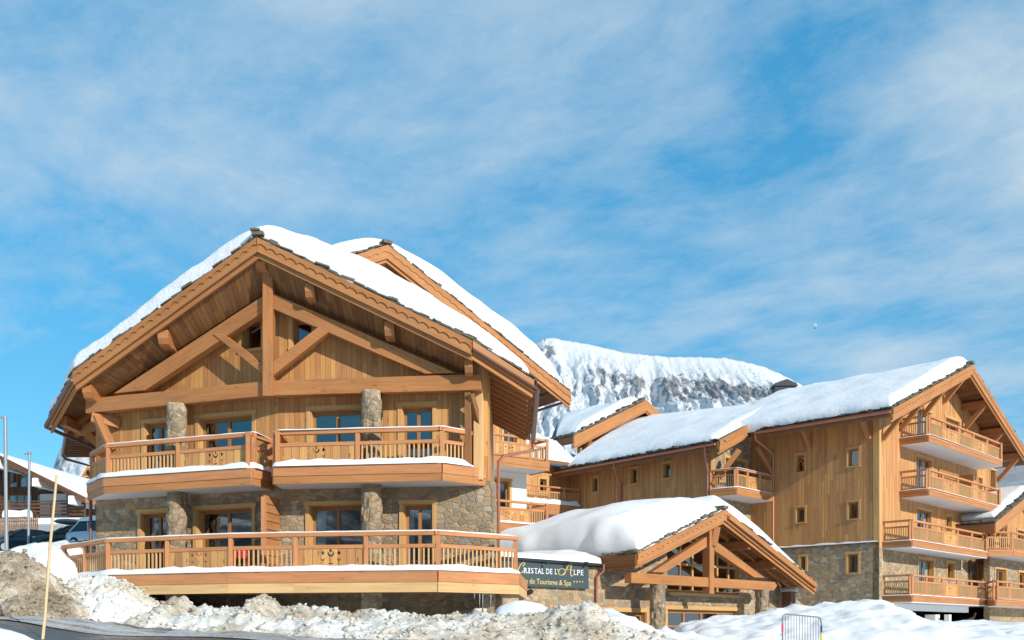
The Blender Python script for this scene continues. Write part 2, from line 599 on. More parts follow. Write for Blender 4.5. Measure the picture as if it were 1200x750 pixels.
def window(pl, parent, t0, t1, z0, z1, off=0.0, cols=2, rows=1, depth=0.20, trim=0.11, curtain='left', name='window', sash=0.07, sill=True, proud=0.035, label=None, trim_mat='trim'):
    """a trimmed opening: the trim is the part; sash frame, pane and curtain are its sub-parts"""
    if t0 > t1: t0, t1 = t1, t0
    mb = MB()
    o = off - 0.004
    e = trim
    def bar(a, b, c, d, lo, hi):
        mb.box(pl.pt(a, c, lo), pl.d * (b - a), UP * (d - c), pl.n * (hi - lo))
    bar(t0 - e, t0, z0, z1, o, off + proud)
    bar(t1, t1 + e, z0, z1, o, off + proud)
    bar(t0 - e - 0.03, t1 + e + 0.03, z1, z1 + e, o, off + proud + 0.012)
    if sill:
        bar(t0 - e, t1 + e, z0 - e * 0.6, z0, o, off + proud + 0.03)
    # jamb linings
    lo = off - depth
    bar(t0 - 0.002, t0 + 0.022, z0, z1 - 0.022, lo, off - 0.004)
    bar(t1 - 0.022, t1 + 0.002, z0, z1 - 0.022, lo, off - 0.004)
    bar(t0 - 0.002, t1 + 0.002, z1 - 0.022, z1 + 0.002, lo, off - 0.004)
    w = mb.build(name, M[trim_mat], parent, label=label)
    mb = MB()
    lo, hi = off - depth - 0.03, off - depth + 0.03
    bar(t0 + 0.022, t0 + 0.022 + sash, z0, z1 - 0.022, lo, hi)
    bar(t1 - 0.022 - sash, t1 - 0.022, z0, z1 - 0.022, lo, hi)
    a, b = t0 + 0.022 + sash, t1 - 0.022 - sash
    bar(a, b, z0, z0 + sash, lo, hi)
    bar(a, b, z1 - 0.022 - sash * 1.3, z1 - 0.022, lo, hi)
    for c in range(1, cols):
        x = a + (b - a) * c / cols
        bar(x - sash * 0.6, x + sash * 0.6, z0 + sash, z1 - 0.022 - sash * 1.3, lo, hi + 0.006)
    for r in range(1, rows):
        z = z0 + (z1 - z0) * r / rows
        bar(a, b, z - sash * 0.4, z + sash * 0.4, lo, hi + 0.003)
    mb.build('frame', M['sash'], w)
    mb = MB()
    g = off - depth
    mb.face([pl.pt(a, z0 + sash, g), pl.pt(b, z0 + sash, g), pl.pt(b, z1 - sash, g), pl.pt(a, z1 - sash, g)])
    mb.build('pane', M['glass'], w)
    if curtain:
        g = off - depth - 0.09
        spans = {'left': [(0.0, 0.2)], 'right': [(0.8, 1.0)], 'both': [(0, 0.2), (0.8, 1)], 'wide': [(0.0, 0.42)]}[curtain]
        mb = MB()
        for s0, s1 in spans:
            rows_ = []
            n = 18
            for zz in (z0 + 0.05, z1 - 0.06):
                rows_.append([pl.pt(a + (b - a) * (s0 + (s1 - s0) * i / n), zz, g - 0.03 * math.sin(i * 1.9) - 0.012 * math.sin(i * 4.1)) for i in range(n + 1)])
            mb.grid(rows_)
        mb.build('curtain', M['curtain'], w, smooth=True)
    return w


# ------------------------------------------------------------------ snow
def sprof(x):
    x = max(0.0, min(1.0, x))
    return math.sqrt(max(0.0, 1 - (1 - x) ** 2.2))


def snow_strip(pts, width, height, parent, name='snow', lump=0.35, mat='snow', step=0.12, seed=0.0):
    """rounded ridge of lying snow along a polyline"""
    mb = MB()
    pts = [Vector(p) for p in pts]
    stations = []
    for a, b in zip(pts[:-1], pts[1:]):
        n = max(2, int((b - a).length / step))
        for i in range(n):
            stations.append((a.lerp(b, i / n), (b - a).normalized()))
    stations.append((pts[-1], (pts[-1] - pts[-2]).normalized()))
    L = len(stations)
    rows = []
    K = 7
    for i, (p, d) in enumerate(stations):
        side = d.cross(UP).normalized()
        nz = noise.noise(Vector((p.x * 1.9 + seed, p.y * 1.9, p.z))) * lump + noise.noise(p * 6.1) * lump * 0.4
        end = min(1, i / 2, (L - 1 - i) / 2) if L > 5 else 1
        h = max(0.004, height * (1 + nz) * (0.4 + 0.6 * end))
        w = width * (1 + 0.25 * nz)
        row = []
        for k in range(K):
            a = math.pi * k / (K - 1)
            row.append(p + side * (math.cos(a) * w / 2) + UP * (max(0, math.sin(a)) ** 0.6 * h - 0.002))
        rows.append(row)
    mb.grid([[r[k] for r in rows] for k in range(K)][::-1])
    mb.face(rows[0]); mb.face(rows[-1][::-1])
    return mb.build(name, M[mat], parent, smooth=True)


def resample(poly, n, dense=True):
    """n points along a polyline by arc length, denser towards both ends"""
    seg = [(b - a).length for a, b in zip(poly[:-1], poly[1:])]
    tot = sum(seg)
    out = []
    for i in range(n):
        x = i / (n - 1)
        if dense:
            x = 0.5 - 0.5 * math.cos(math.pi * x) if False else x
            k = 3.0
            x = 0.5 + 0.5 * math.copysign(1 - (1 - abs(2 * x - 1)) ** 1.7, 2 * x - 1) if True else x
        s = x * tot
        for j, l in enumerate(seg):
            if s <= l or j == len(seg) - 1:
                out.append((poly[j].lerp(poly[j + 1], min(1, s / l) if l > 0 else 0), x * tot))
                break
            s -= l
    return out, tot


def roof_snow(name, L, Mi, Rr, h, parent, nb=46, na=30, edge=0.55, ridge_eps=0.6, lump=0.18, slope=0.5, mat='snow_roof', seed=0.0, inset=0.12, over=0.10, back_edge=True, freq=0.8, fn=None, front_edge=None, eave_edge=None):
    """thick lying snow over a two-slope roof given as three polylines (left eave, ridge, right eave)
    h = (left, ridge, right) depth; one continuous surface with rounded edges"""
    Lp, tl = resample(L, nb); Mp, tm = resample(Mi, nb); Rp, tr = resample(Rr, nb)
    rows = []
    for i in range(nb):
        l, m, r = Lp[i][0], Mp[i][0], Rp[i][0]
        db = Lp[i][1] / tl * tm
        row = []
        for half in (0, 1):
            A, B = (l, m) if half == 0 else (m, r)
            width = (Vector((B.x, B.y, 0)) - Vector((A.x, A.y, 0))).length
            for k in range(na + (1 if half else 0)):
                x = k / na
                # denser next to the eave
                x = x ** 1.8 if half == 0 else 1 - (1 - x) ** 1.8
                p = A.lerp(B, x)
                de = x * width if half == 0 else (1 - x) * width
                dr = (1 - x) * width if half == 0 else x * width
                dfront = db
                dback = tm - db if back_edge else 99
                hh = h[0] + (h[1] - h[0]) * x if half == 0 else h[1] + (h[2] - h[1]) * x
                q = min(sprof(de / edge), sprof(dfront / edge), sprof(dback / edge))
                q = q if q < 1 else 1
                nz = noise.fractal(Vector((p.x * freq + seed, p.y * freq, seed)), 1.0, 2.1, 4) * lump
                dfe = front_edge or edge
                ee = edge if eave_edge is None else eave_edge[half]
                q = min(sprof(de / ee), sprof(dfront / dfe), sprof(dback / edge))
                z = hh * q * (1 + nz)
                if fn: z = fn(p, x, half, de, dfront, z)
                cr = slope * (math.sqrt(dr * dr + ridge_eps ** 2) - dr)
                cr = min(cr, z * 0.8)
                # overhang / set-back of the edge
                out = (A - B) if half == 0 else (B - A)
                out.z = 0
                out = out.normalized() if out.length > 0 else out
                pos = p + UP * (z - cr + 0.02)
                ov = over * (1 + 1.2 * noise.noise(p * 1.1)) * (1 - min(1, de / edge)) * min(1, z / max(hh, 0.01) * 1.6)
                pos += out * ov
                row.append(pos)
        rows.append(row)
    # front set-back
    mb = MB()
    mb.grid(rows)
    # close down the sides
    bot = lambda r: r
    n = len(rows[0])
    mb2 = mb
    return mb2.build(name, M[mat], parent, smooth=True, weld=True)


# ------------------------------------------------------------------ roofs
def slates(parent, edges, name='slate_edge', depth=0.32, th=0.05, seed=3):
    """courses of rough stone slates showing along roof edges; edges: (p0, p1, inward vector)"""
    rnd = random.Random(seed)
    mb = MB()
    for p0, p1, inn in edges:
        p0, p1, inn = Vector(p0), Vector(p1), Vector(inn).normalized()
        d = p1 - p0
        L = d.length
        d.normalize()
        nrm = d.cross(inn).normalized()
        if nrm.z < 0: nrm = -nrm
        s = 0.0
        while s < L:
            w = rnd.uniform(0.22, 0.42)
            o = rnd.uniform(-0.05, 0.07)
            t = th * rnd.uniform(0.5, 1.2)
            lift = rnd.uniform(0.0, 0.035)
            tilt = nrm * rnd.uniform(-0.02, 0.05)
            mb.box(p0 + d * s - inn * (0.03 + o) + nrm * lift, d * min(w * 0.97, L - s + 0.02) + tilt, inn * depth, nrm * t)
            if rnd.random() < 0.6:
                o2 = rnd.uniform(-0.06, 0.05)
                mb.box(p0 + d * (s + rnd.uniform(-0.1, 0.1)) - inn * (o2) + nrm * (lift + t + 0.002), d * w * 0.8 - tilt, inn * depth * 0.8, nrm * t * 0.8)
            s += w
    return mb.build(name, M['slate'], parent)


def scallop_fascia(parent, p0, p1, out, h=0.40, th=0.06, scal=True, period=0.30, mats=('fascia', 'beam')):
    """vertical rake board hung under p0-p1 with a scalloped board over its upper half and a lower strip set back"""
    p0, p1, out = Vector(p0), Vector(p1), Vector(out).normalized()
    mb = MB()
    d = p1 - p0
    dn = d.normalized()
    mb.prism([p0, p1, p1 - UP * h, p0 - UP * h], out * th, grain=dn)
    # lower strip a little behind
    lo = h * 0.92
    mb.prism([p0 - UP * lo - out * 0.09, p1 - UP * lo - out * 0.09, p1 - UP * (h + 0.13) - out * 0.09, p0 - UP * (h + 0.13) - out * 0.09], out * 0.06, grain=dn)
    o = mb.build('fascia', M[mats[0]], parent)
    if scal:
        mb = MB()
        hs = h * 0.50
        L = d.length
        n = max(2, int(L / period))
        low = []
        for i in range(n):
            for k in range(8):
                x = k / 8
                # ogee scallop with a small pip between
                y = math.sin(math.pi * x)
                y = 0.055 * y if not (k in (0,)) else -0.02
                low.append(((i + x) / n, -y))
        low.append((1.0, 0.02))
        q = out * (th + 0.004)
        up_pts = [(0, 0), (1, 0)]
        top = [p0 + q, p1 + q]
        # strips so that no concave polygon is filled
        for a, b in zip(low[:-1], low[1:]):
            A, B = p0 + d * a[0] + q, p0 + d * b[0] + q
            za, zb = -UP * (hs + a[1]), -UP * (hs + b[1])
            ua, ub = a[0] * L, b[0] * L
            f = out * 0.028
            mb.face([A + f, A + za + f, B + zb + f, B + f], [(0, ua), (hs, ua), (hs, ub), (0, ub)])
            mb.face([A + za + f, A + za, B + zb, B + zb + f], [(0, ua), (0.03, ua), (0.03, ub), (0, ub)])
        f = out * 0.028
        mb.face([p0 + q, p0 + q + f, p1 + q + f, p1 + q])
        mb.build('scalloped_board', M[mats[1]], o)
    return o


def gable_roof(parent, L, Mi, Rr, th=0.16, fascia_h=0.40, scal=True, left=True, right=True, soffit='soffit', label=None, period=0.30):
    """roof deck as one part: slate on top, boarded soffit below; fascias are sub-parts"""
    mb = MB()
    dz = UP * th
    for A, B in ((L, Mi), (Mi, Rr)):
        for i in range(len(A) - 1):
            a0, a1, b0, b1 = A[i], A[i + 1], B[i], B[i + 1]
            mb.face([a0, b0, b1, a1], None, 0)
            # soffit boards run along the ridge: u across the slope
            o = Mi[0]
            ax = (Mi[-1] - Mi[0]); ax.z = 0; ax.normalize()
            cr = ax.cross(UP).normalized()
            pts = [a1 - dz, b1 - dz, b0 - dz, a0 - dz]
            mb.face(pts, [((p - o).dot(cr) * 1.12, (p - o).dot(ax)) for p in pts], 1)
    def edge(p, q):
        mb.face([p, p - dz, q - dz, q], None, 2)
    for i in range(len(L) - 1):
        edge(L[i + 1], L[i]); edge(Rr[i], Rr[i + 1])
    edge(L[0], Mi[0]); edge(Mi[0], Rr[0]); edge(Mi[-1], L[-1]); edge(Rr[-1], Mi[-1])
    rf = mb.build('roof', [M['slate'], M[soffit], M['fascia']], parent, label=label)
    for on, E in ((left, L), (right, Rr)):
        if on:
            d = E[0] - Mi[0]
            out = Vector((d.y, -d.x, 0)).normalized()
            if out.y > 0: out = -out
            scallop_fascia(rf, Mi[0] + UP * 0.01, E[0] + UP * 0.01, out, fascia_h, 0.06, scal, period)
    return rf


# ------------------------------------------------------------------ balconies
def emblem(cx, cz, s=1.0):
    """openings sawn in a balcony board: a flower between four smaller ones"""
    Ls = []
    def poly(pts, x=0, z=0, k=1.0):
        Ls.append([(cx + s * (x + px * k), cz + s * (z + pz * k)) for px, pz in pts])
    spade = [(0, .055), (.034, .012), (.028, -.02), (.008, -.026), (-.008, -.026), (-.028, -.02), (-.034, .012)]
    chev = [(-.045, .022), (-.008, -.006), (.008, -.006), (.045, .022), (.02, -.03), (-.02, -.03)]
    stem = [(-.008, .04), (.008, .04), (.008, -.04), (-.008, -.04)]
    u = [(-.062, .06), (-.036, .03), (-.022, -.005), (.022, -.005), (.036, .03), (.062, .06), (.066, .0), (.03, -.045), (-.03, -.045), (-.066, .0)]
    poly(u, 0, .055)
    poly(spade, 0, .115, .75)
    poly(stem, 0, -.05, .8)
    poly([(-.04, .012), (.04, .012), (.04, -.012), (-.04, -.012)], 0, -.115)
    for x in (-.155, .155):
        poly(spade, x, .075)
        poly(chev, x, -.035)
        poly(stem, x, -.115, .8)
    return Ls


def slot(cx, cz, w=.028, h=.11):
    return [(cx - w / 2, cz - h / 2), (cx + w / 2, cz - h / 2), (cx + w / 2, cz + h / 2), (cx - w / 2, cz + h / 2)]


def balcony(parent, pts, z, wallpts, specs, fascia_h=(0.24, 0.20), slab=0.30, rail_h=1.05, name='balcony', post=0.11, simple=False, snow=0.0, rail_snow=False, fasc_mats=('fascia', 'fascia'), label=None, gap=0.26, rail_mats='rail', seed=1, carve=1.0, soffit='soffit_white', open_foot=0.05):
    """pts: outer edge (Vectors, any z) from one end round to the other; wallpts close it along the wall.
    specs: per segment a string such as 'bcb' (b balusters, c carved boards, - nothing)"""
    pts = [Vector((p.x, p.y, z)) for p in pts]
    wp = [Vector((p.x, p.y, z)) for p in wallpts]
    mb = MB()
    ring = pts + wp[::-1]
    mb.prism([p - UP * 0.004 for p in ring], -UP * slab)
    b = mb.build(name, M[soffit], parent, label=label)
    cen = sum(ring, Vector()) / len(ring)

    def outward(p, q):
        d = (q - p).normalized()
        o = d.cross(UP)
        if o.dot((p + q) / 2 - cen) < 0: o = -o
        return d, o
    # fascia: two boards, the upper slightly proud
    for k, (h0, h1, pr) in enumerate(((0.03, -fascia_h[0], 0.055), (-fascia_h[0], -fascia_h[0] - fascia_h[1], 0.035))):
        if h0 - h1 < 0.01: continue
        mb = MB()
        for p, q in zip(pts[:-1], pts[1:]):
            d, o = outward(p, q)
            mb.box(p + UP * h1 + o * 0.003, q - p, o * pr, UP * (h0 - h1 - 0.002), grain=q - p)
        mb.build('fascia', M[fasc_mats[k]], b)
    inset = 0.10
    hand = MB(); mids = MB()
    posts = []
    rails_top = []
    for si, ((p, q), sp) in enumerate(zip(zip(pts[:-1], pts[1:]), specs)):
        if sp == '': continue
        d, o = outward(p, q)
        a, e = p - o * inset, q - o * inset
        Ls = (e - a).length
        n = len(sp)
        hand.box(a + UP * (rail_h - 0.10) - o * 0.075 - d * 0.04, d * (Ls + 0.08), o * 0.15, UP * 0.10)
        zb, zt = 0.09, rail_h - 0.10 - gap
        mids.box(a + UP * (zt - 0.045) - o * 0.035, d * Ls, o * 0.07, UP * 0.09)
        mids.box(a + UP * (zb) - o * 0.03, d * Ls, o * 0.06, UP * 0.07)
        rails_top.append((a + UP * rail_h, e + UP * rail_h))
        for i in range(n + 1):
            c = a + d * (Ls * i / n)
            if not any((c - x).length < 0.12 for x in posts):
                posts.append(c.copy())
        pl = Pl(a.x, a.y, d.x, d.y)
        sg = 1 if pl.n.dot(o) > 0 else -1
        for i, ch in enumerate(sp):
            x0, x1 = Ls * i / n + post / 2, Ls * (i + 1) / n - post / 2
            if ch == 'b':
                mb = MB()
                m = max(2, int((x1 - x0) / 0.118))
                for k in range(m):
                    x = x0 + (x1 - x0) * (k + 0.5) / m
                    mb.box(a + d * (x - 0.019) + UP * (zb + 0.07) - o * 0.015, d * 0.038, o * 0.030, UP * (zt - 0.045 - zb - 0.07), grain=UP * 9)
                mb.build('baluster_panel', M['baluster'], b)
            elif ch == 'c':
                mb = MB()
                lo, hi = zb + 0.07, zt - 0.045
                cz = z + (lo + hi) / 2
                xm = (x0 + x1) / 2
                k = min(1.15, (hi - lo) / 0.42) * carve
                holes = [[(t * 1.0, zz) for t, zz in lp] for lp in emblem(xm, cz, k)]
                if (x1 - x0) > 1.1:
                    holes += [slot(x0 + 0.16, cz - 0.05 * k), slot(x1 - 0.16, cz - 0.05 * k)]
                plate(mb, pl, [[(x0, z + lo), (x1, z + lo), (x1, z + hi), (x0, z + hi)]] + holes, 0.014, 0.028)
                mb.build('carved_panel', M['panel'], b)
    hand.build('handrail', M[rail_mats], b)
    mids.build('lower_rail', M[rail_mats], b)
    for c in posts:
        mb = MB()
        mb.box(c - Vector((1, 0, 0)) * 0 + UP * 0.0 - Vector((post / 2, post / 2, 0)), Vector((post, 0, 0)), Vector((0, post, 0)), UP * (rail_h - 0.102), grain=UP * 9)
        mb.build('post', M[rail_mats], b)
    if snow:
        rp = []
        for (p, q), sp in zip(zip(pts[:-1], pts[1:]), specs):
            d, o = outward(p, q)
            rp.append((p - o * 0.04, q - o * 0.04))
        chain = []
        for k, (p, q) in enumerate(rp):
            if specs[k] == '' or (p - q).length < .9: continue
            if not chain: chain = [p]
            chain.append(q)
        if chain: snow_strip([p + UP * 0.03 for p in chain], 0.26, snow, b, seed=seed)
    if rail_snow:
        snow_strip([rails_top[0][0]] + [q for p, q in rails_top], 0.13, 0.035, b, seed=seed + 9)
    return b


def downpipe(parent, pts, r=0.045, mat='copper', name='downpipe'):
    mb = MB()
    mb.tube(pts, r, 8)
    return mb.build(name, M[mat], parent, smooth=True)


def gutter(parent, p0, p1, r=0.075, mat='copper'):
    """half-round gutter"""
    p0, p1 = Vector(p0), Vector(p1)
    d = (p1 - p0).normalized()
    s = d.cross(UP).normalized()
    w = UP
    mb = MB()
    rows = [[], [], [], []]
    K = 8
    def ring(p, rr):
        return [p + s * math.cos(math.pi * k / K) * rr - w * math.sin(math.pi * k / K) * rr for k in range(K + 1)]
    a, b = ring(p0, r), ring(p1, r)
    a2, b2 = ring(p0, r * 0.88), ring(p1, r * 0.88)
    mb.grid([a, b]); mb.grid([b2, a2])
    mb.grid([[a[0], b[0]], [a2[0], b2[0]]]); mb.grid([[a2[-1], b2[-1]], [a[-1], b[-1]]])
    mb.face(a); mb.face(b[::-1])
    return mb.build('gutter', M[mat], parent, smooth=False)


def column(parent, c, z0, z1, r, mat='stone_col'):
    mb = MB()
    n = 40
    rows, uvr = [], []
    k = 44
    for j in range(k + 1):
        z = z0 + (z1 - z0) * j / k
        row, ur = [], []
        for i in range(n + 1):
            a = 2 * math.pi * i / n
            rr = r + 0.03 * noise.cell(Vector((a * 2.2 + .6 * math.floor(z * 5.0), math.floor(z * 5.0), c.x))) - .012
            row.append(Vector((c.x + rr * math.cos(a), c.y + rr * math.sin(a), z)))
            ur.append((a * r, z))
        rows.append(row); uvr.append(ur)
    mb.grid(rows, uvr)
    mb.face(rows[-1][:-1]); mb.face(rows[0][:-1][::-1])
    return mb.build('column', M[mat], parent, smooth=False, weld=True)
# =================================================================== the front chalet
W0 = Vector((-6.308, 26.56, EYE))
WL = Pl(W0.x, W0.y, 0.940, -0.342)      # left facet of the bent front
WR = Pl(W0.x, W0.y, 0.991, -0.134)      # right facet
zD = EYE + 1.47                          # deck level
zB = EYE + 4.24                          # balcony level
zG = EYE - 0.9
XR, ZR, PITCH, TH = -6.58, EYE + 10.18, 0.518, 0.16


def roofz(x):
    return ZR - PITCH * abs(x - XR)


def rp(x, y):
    return Vector((x, y, roofz(x)))


chalet = empty('chalet', (W0.x, 29, zG), 'large larch and stone chalet with a bent gable front and long lower deck', 'chalet')
CB = Pl  # alias
tLc, tRc = WL.t(112), WR.t(572)
cL, cR = WL.pt(tLc, 0), WR.pt(tRc, 0)
BACK = 34.0

# --- openings: (plane, px0, px1, py_top, floor, columns, curtain)
ups, lows = [], []
def opening(pl, a, b, ytop, z0, z1=None):
    t0, t1 = pl.t(a), pl.t(b)
    zt = pl.z((a + b) / 2, ytop) if z1 is None else z1
    return (t0, t1, z0, zt)

o_u = {'L': [opening(WL, 170, 198, 495, zB + .02), opening(WL, 233, 296, 488, zB + .02), opening(WL, 285, 306.5, 374, 0)],
       'R': [opening(WR, 364, 424, 480, zB + .02), opening(WR, 471, 507, 476, zB + .02), opening(WR, 341, 366, 373, 0)]}
o_u['L'][2] = (WL.t(284), WL.t(306.5), WL.z(295, 409), WL.z(295, 375))
o_u['R'][2] = (WR.t(343), WR.t(366), WR.z(352, 407), WR.z(352, 373))
o_l = {'L': [opening(WL, 166, 198, 601, zD + .02), opening(WL, 231, 296, 596, zD + .02)],
       'R': [opening(WR, 363, 425, 592, zD + .02), opening(WR, 473, 507, 591, zD + .02)]}

tr = (XR - W0.x) / WL.d.x
zl, zr_ = roofz(cL.x) - TH - .002, roofz(cR.x) - TH - .002
wall('wood_wall', WL, [(tLc, zB - .28), (0, zB - .28), (0, roofz(W0.x) - TH), (tr, ZR - TH), (tLc, zl)], o_u['L'], M['siding'], chalet, .3)
wall('wood_wall', WR, [(0, zB - .28), (tRc, zB - .28), (tRc, zr_), (0, roofz(W0.x) - TH)], o_u['R'], M['siding'], chalet, .3)
wall('base_wall', WL, [(tLc, zG), (0, zG), (0, zD - .2), (tLc, zD - .2)], [], M['stone'], chalet, .3, off=-2.4)
wall('base_wall', WR, [(0, zG), (tRc, zG), (tRc, zD - .2), (0, zD - .2)], [], M['stone'], chalet, .3, off=-2.4)
wall('stone_wall', WL, [(tLc, zD - .3), (0, zD - .3), (0, zB - .285), (tLc, zB - .285)], o_l['L'], M['stone'], chalet, .4)
wall('stone_wall', WR, [(0, zD - .3), (tRc + .16, zD - .3), (tRc + .16, zB - .285), (0, zB - .285)], o_l['R'], M['stone'], chalet, .4)
# side and back walls
SR = Pl(cR.x, cR.y, 0, 1)
wall('wood_wall', SR, [(.0, zB - .28), (BACK - cR.y, zB - .28), (BACK - cR.y, zr_), (0, zr_)], [], M['siding'], chalet, .3)
SR2 = Pl(WR.pt(tRc + .155, 0).x, cR.y, 0, 1)
wall('stone_wall', SR2, [(.02, zG), (BACK - cR.y, zG), (BACK - cR.y, zB - .285), (.02, zB - .285)], [], M['stone'], chalet, .3)
SL = Pl(cL.x, cL.y, 0, -1)
wall('wood_wall', SL, [(-(BACK + 2 - cL.y), zB - .28), (0, zB - .28), (0, zl), (-(BACK + 2 - cL.y), zl)], [], M['siding'], chalet, .3)
wall('stone_wall', SL, [(-(BACK + 2 - cL.y), zG), (0, zG), (0, zB - .285), (-(BACK + 2 - cL.y), zB - .285)], [], M['stone'], chalet, .3)
BK = Pl(0, BACK, 1, 0)
wall('back_wall', BK, [(cL.x, zG), (cR.x, zG), (cR.x, zr_), (XR, ZR - TH), (cL.x, zl)], [], M['plaster'], chalet, .3)
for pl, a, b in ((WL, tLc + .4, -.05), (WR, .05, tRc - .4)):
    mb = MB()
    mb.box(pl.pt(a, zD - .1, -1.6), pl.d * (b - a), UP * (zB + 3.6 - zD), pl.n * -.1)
    mb.build('dark_backing', M['shade_black'], chalet)  # dark sheet added behind the panes so the rooms look unlit
mb = MB()
mb.prism([cL + UP * (zB - .3) + Vector((.3, .6, 0)), W0 + UP * (zB - .3 - W0.z) + Vector((0, .6, 0)), cR + UP * (zB - .3) + Vector((-.3, .6, 0)), Vector((cR.x - .3, BACK - .4, zB - .3)), Vector((cL.x + .3, BACK - .4, zB - .3))], UP * .2)
mb.build('floor_slab', M['shade_black'], chalet)

for key, pl in (('L', WL), ('R', WR)):
    cs = (['left', None, None], [None, None, None]) if key == 'L' else (['left', 'left', None], ['left', 'left', None])
    for i, h in enumerate(o_u[key]):
        window(pl, chalet, *h, cols=2 if i < 2 else 1, depth=.2, name='window' if i in (2,) else 'glazed_door', curtain=('left' if i == 0 and key == 'L' else None), sill=i == 2)
    for i, h in enumerate(o_l[key]):
        window(pl, chalet, *h, cols=2, depth=.24, name='glazed_door', curtain=('left' if (key, i) != ('L', 1) else None), sill=False, proud=.05)

mb = MB(); mb.prism([cL + UP * (zD - .34), W0 * 1 + UP * (zD - .34 - W0.z), cR + UP * (zD - .34), cR + Vector((0, 3, zD - .34)), cL + Vector((0, 3, zD - .34))], UP * .03); mb.build('undercroft_ceiling', M['shade_black'], chalet)
# --- roof
fo = 1.15
A_R = WR.P(553, 403, fo)
A_L = WL.P(88, 434, fo)
R0 = Vector((XR, 25.45, ZR))
LL = [rp(A_L.x, A_L.y), rp(-13.9, 29.5), rp(-13.9, 36.5)]
RR = [rp(A_R.x, A_R.y), rp(.55, 25.45), rp(.60, 32.4)]
MM = [R0, rp(XR, 27.2), rp(XR, 34.2)]
roof = gable_roof(chalet, LL, MM, RR, TH, fascia_h=.36)
for p, q in ((LL[0], LL[1]), (RR[0], RR[1])):
    d = (q - p); o = d.cross(UP)
    if o.y > 0: o = -o
    scallop_fascia(roof, p + UP * .01, q + UP * .01, o, .30, .06, False)
inn = lambda a, b, c: (c - (a + b) / 2)
slates(roof, [(R0 + UP * .03, LL[0] + UP * .03, Vector((0, 1, 0))), (R0 + UP * .03, RR[0] + UP * .03, Vector((0, 1, 0))),
              (LL[0] + UP * .03, LL[1] + UP * .03, inn(LL[0], LL[1], MM[1])), (RR[0] + UP * .03, RR[1] + UP * .03, inn(RR[0], RR[1], MM[1])),
              (RR[1] + UP * .03, RR[2] + UP * .03, Vector((-1, 0, .5)))], depth=.5, th=.05)
mb = MB()
mb.beam(R0 + Vector((0, -.12, .12)), R0 + Vector((0, .5, .12)), .30, .09)
mb.beam(R0 + Vector((-.06, -.16, .2)), R0 + Vector((-.06, .5, .21)), .24, .05)
mb.build('ridge_slate', M['slate'], roof)
back = Vector((0, .05, 0))
LLs = [LL[0] + back, LL[1] + Vector((.06, .03, .04)), LL[2] + Vector((.08, 0, .04))]
RRs = [RR[0] + back, RR[1] + Vector((-.1, .1, .05)), RR[2] + Vector((-.1, 0, .05))]
MMs = [R0 + back, MM[1], MM[2]]
roof_snow('roof_snow', LLs, MMs, RRs, (.52, .74, .92), roof, slope=PITCH, edge=.5, lump=.16, seed=2.0, ridge_eps=.5, nb=60, na=52, front_edge=.18, eave_edge=(.35, 2.9), over=.12)

# purlins: from behind the fascia back to the wall
def front_y(x, off):
    pl = WL if x < XR else WR
    t = (x - pl.o.x - pl.n.x * off) / pl.d.x
    return pl.o.y + pl.n.y * off + pl.d.y * t
for x, w, h in ((XR, .26, .40), (-5.25, .24, .34), (-3.15, .24, .34), (-1.1, .20, .30), (-9.5, .28, .36), (-11.95, .26, .34)):
    y0 = front_y(x, fo - .18)
    y1 = front_y(x, -.1)
    zt = roofz(x) - TH - .03 - PITCH * w / 2 * (0 if x == XR else 1)
    zt -= .08 if x == XR else .20
    h += .04
    mb = MB()
    prof = [(0, 0), (0, -h * .55), (.10, -h * .9), (.24, -h), (y1 - y0, -h), (y1 - y0, 0)]
    mb.prism([Vector((x - w / 2, y0 + a, zt + b)) for a, b in prof], Vector((w, 0, 0)), grain=Vector((0, 1, 0)))
    mb.build('purlin', M['beam'], chalet)


def pxprism(pl, pts, off, th, name, mat, parent, grain=None):
    mb = MB()
    q = [pl.P(x, y, off) for x, y in pts]
    mb.prism(q, -pl.n * th, grain=grain or (q[1] - q[0]))
    return mb.build(name, M[mat], parent, bevel=.008)

to = 0.55
apT = W0 + Vector((-.239, -.971, 0)) * (to / .9943)
def apex_px(off):
    a = W0 + Vector((-.239, -.971, 0)) * off
    return CX + F * a.x / a.y
ax = apex_px(to)
pxprism(WL, [(100, 484), (ax, 463.6), (ax, 446.2), (100, 467.3)], to, .30, 'tie_beam', 'beam', chalet)
pxprism(WR, [(ax + .3, 463.6), (563.5, 456.8), (563.5, 438), (ax + .3, 446.0)], to, .30, 'tie_beam', 'beam', chalet)
pxprism(WL, [(133, 461), (312, 344), (312, 363), (170, 457)], to - .02, .24, 'principal_rafter', 'beam', chalet)
pxprism(WR, [(318, 343), (534, 437), (498, 438), (318, 361)], to - .02, .24, 'principal_rafter', 'beam', chalet)
pxprism(WL, [(249, 391), (262, 391.5), (311, 429), (311, 441)], to + .01, .20, 'brace', 'beam', chalet)
pxprism(WR, [(374, 382), (386, 388), (320, 440), (320, 424)], to + .01, .20, 'brace', 'beam', chalet)
mb = MB()
kp = apT + Vector((-.02, -.1, 0))
zk0, zk1 = EYE + (HY - 464) / F * kp.y, ZR - TH - .38
mb.box(Vector((kp.x - .135, kp.y, zk0)), Vector((.27, 0, 0)), Vector((0, .32, 0)), UP * (zk1 - zk0), grain=UP * 20)
mb.build('king_post', M['beam'], chalet, bevel=.01)
# inner rafters along the soffit against the truss
for pl, a, b in ((WL, (128, 447), (309, 318)), (WR, (318, 318), (545, 420))):
    p, q = pl.P(*a, .70), pl.P(*b, .70)
    p.z = roofz(p.x) - TH - .12; q.z = roofz(q.x) - TH - .12
    mb = MB(); mb.beam(p, q, .14, .20)
    mb.build('rafter', M['beam'], chalet)

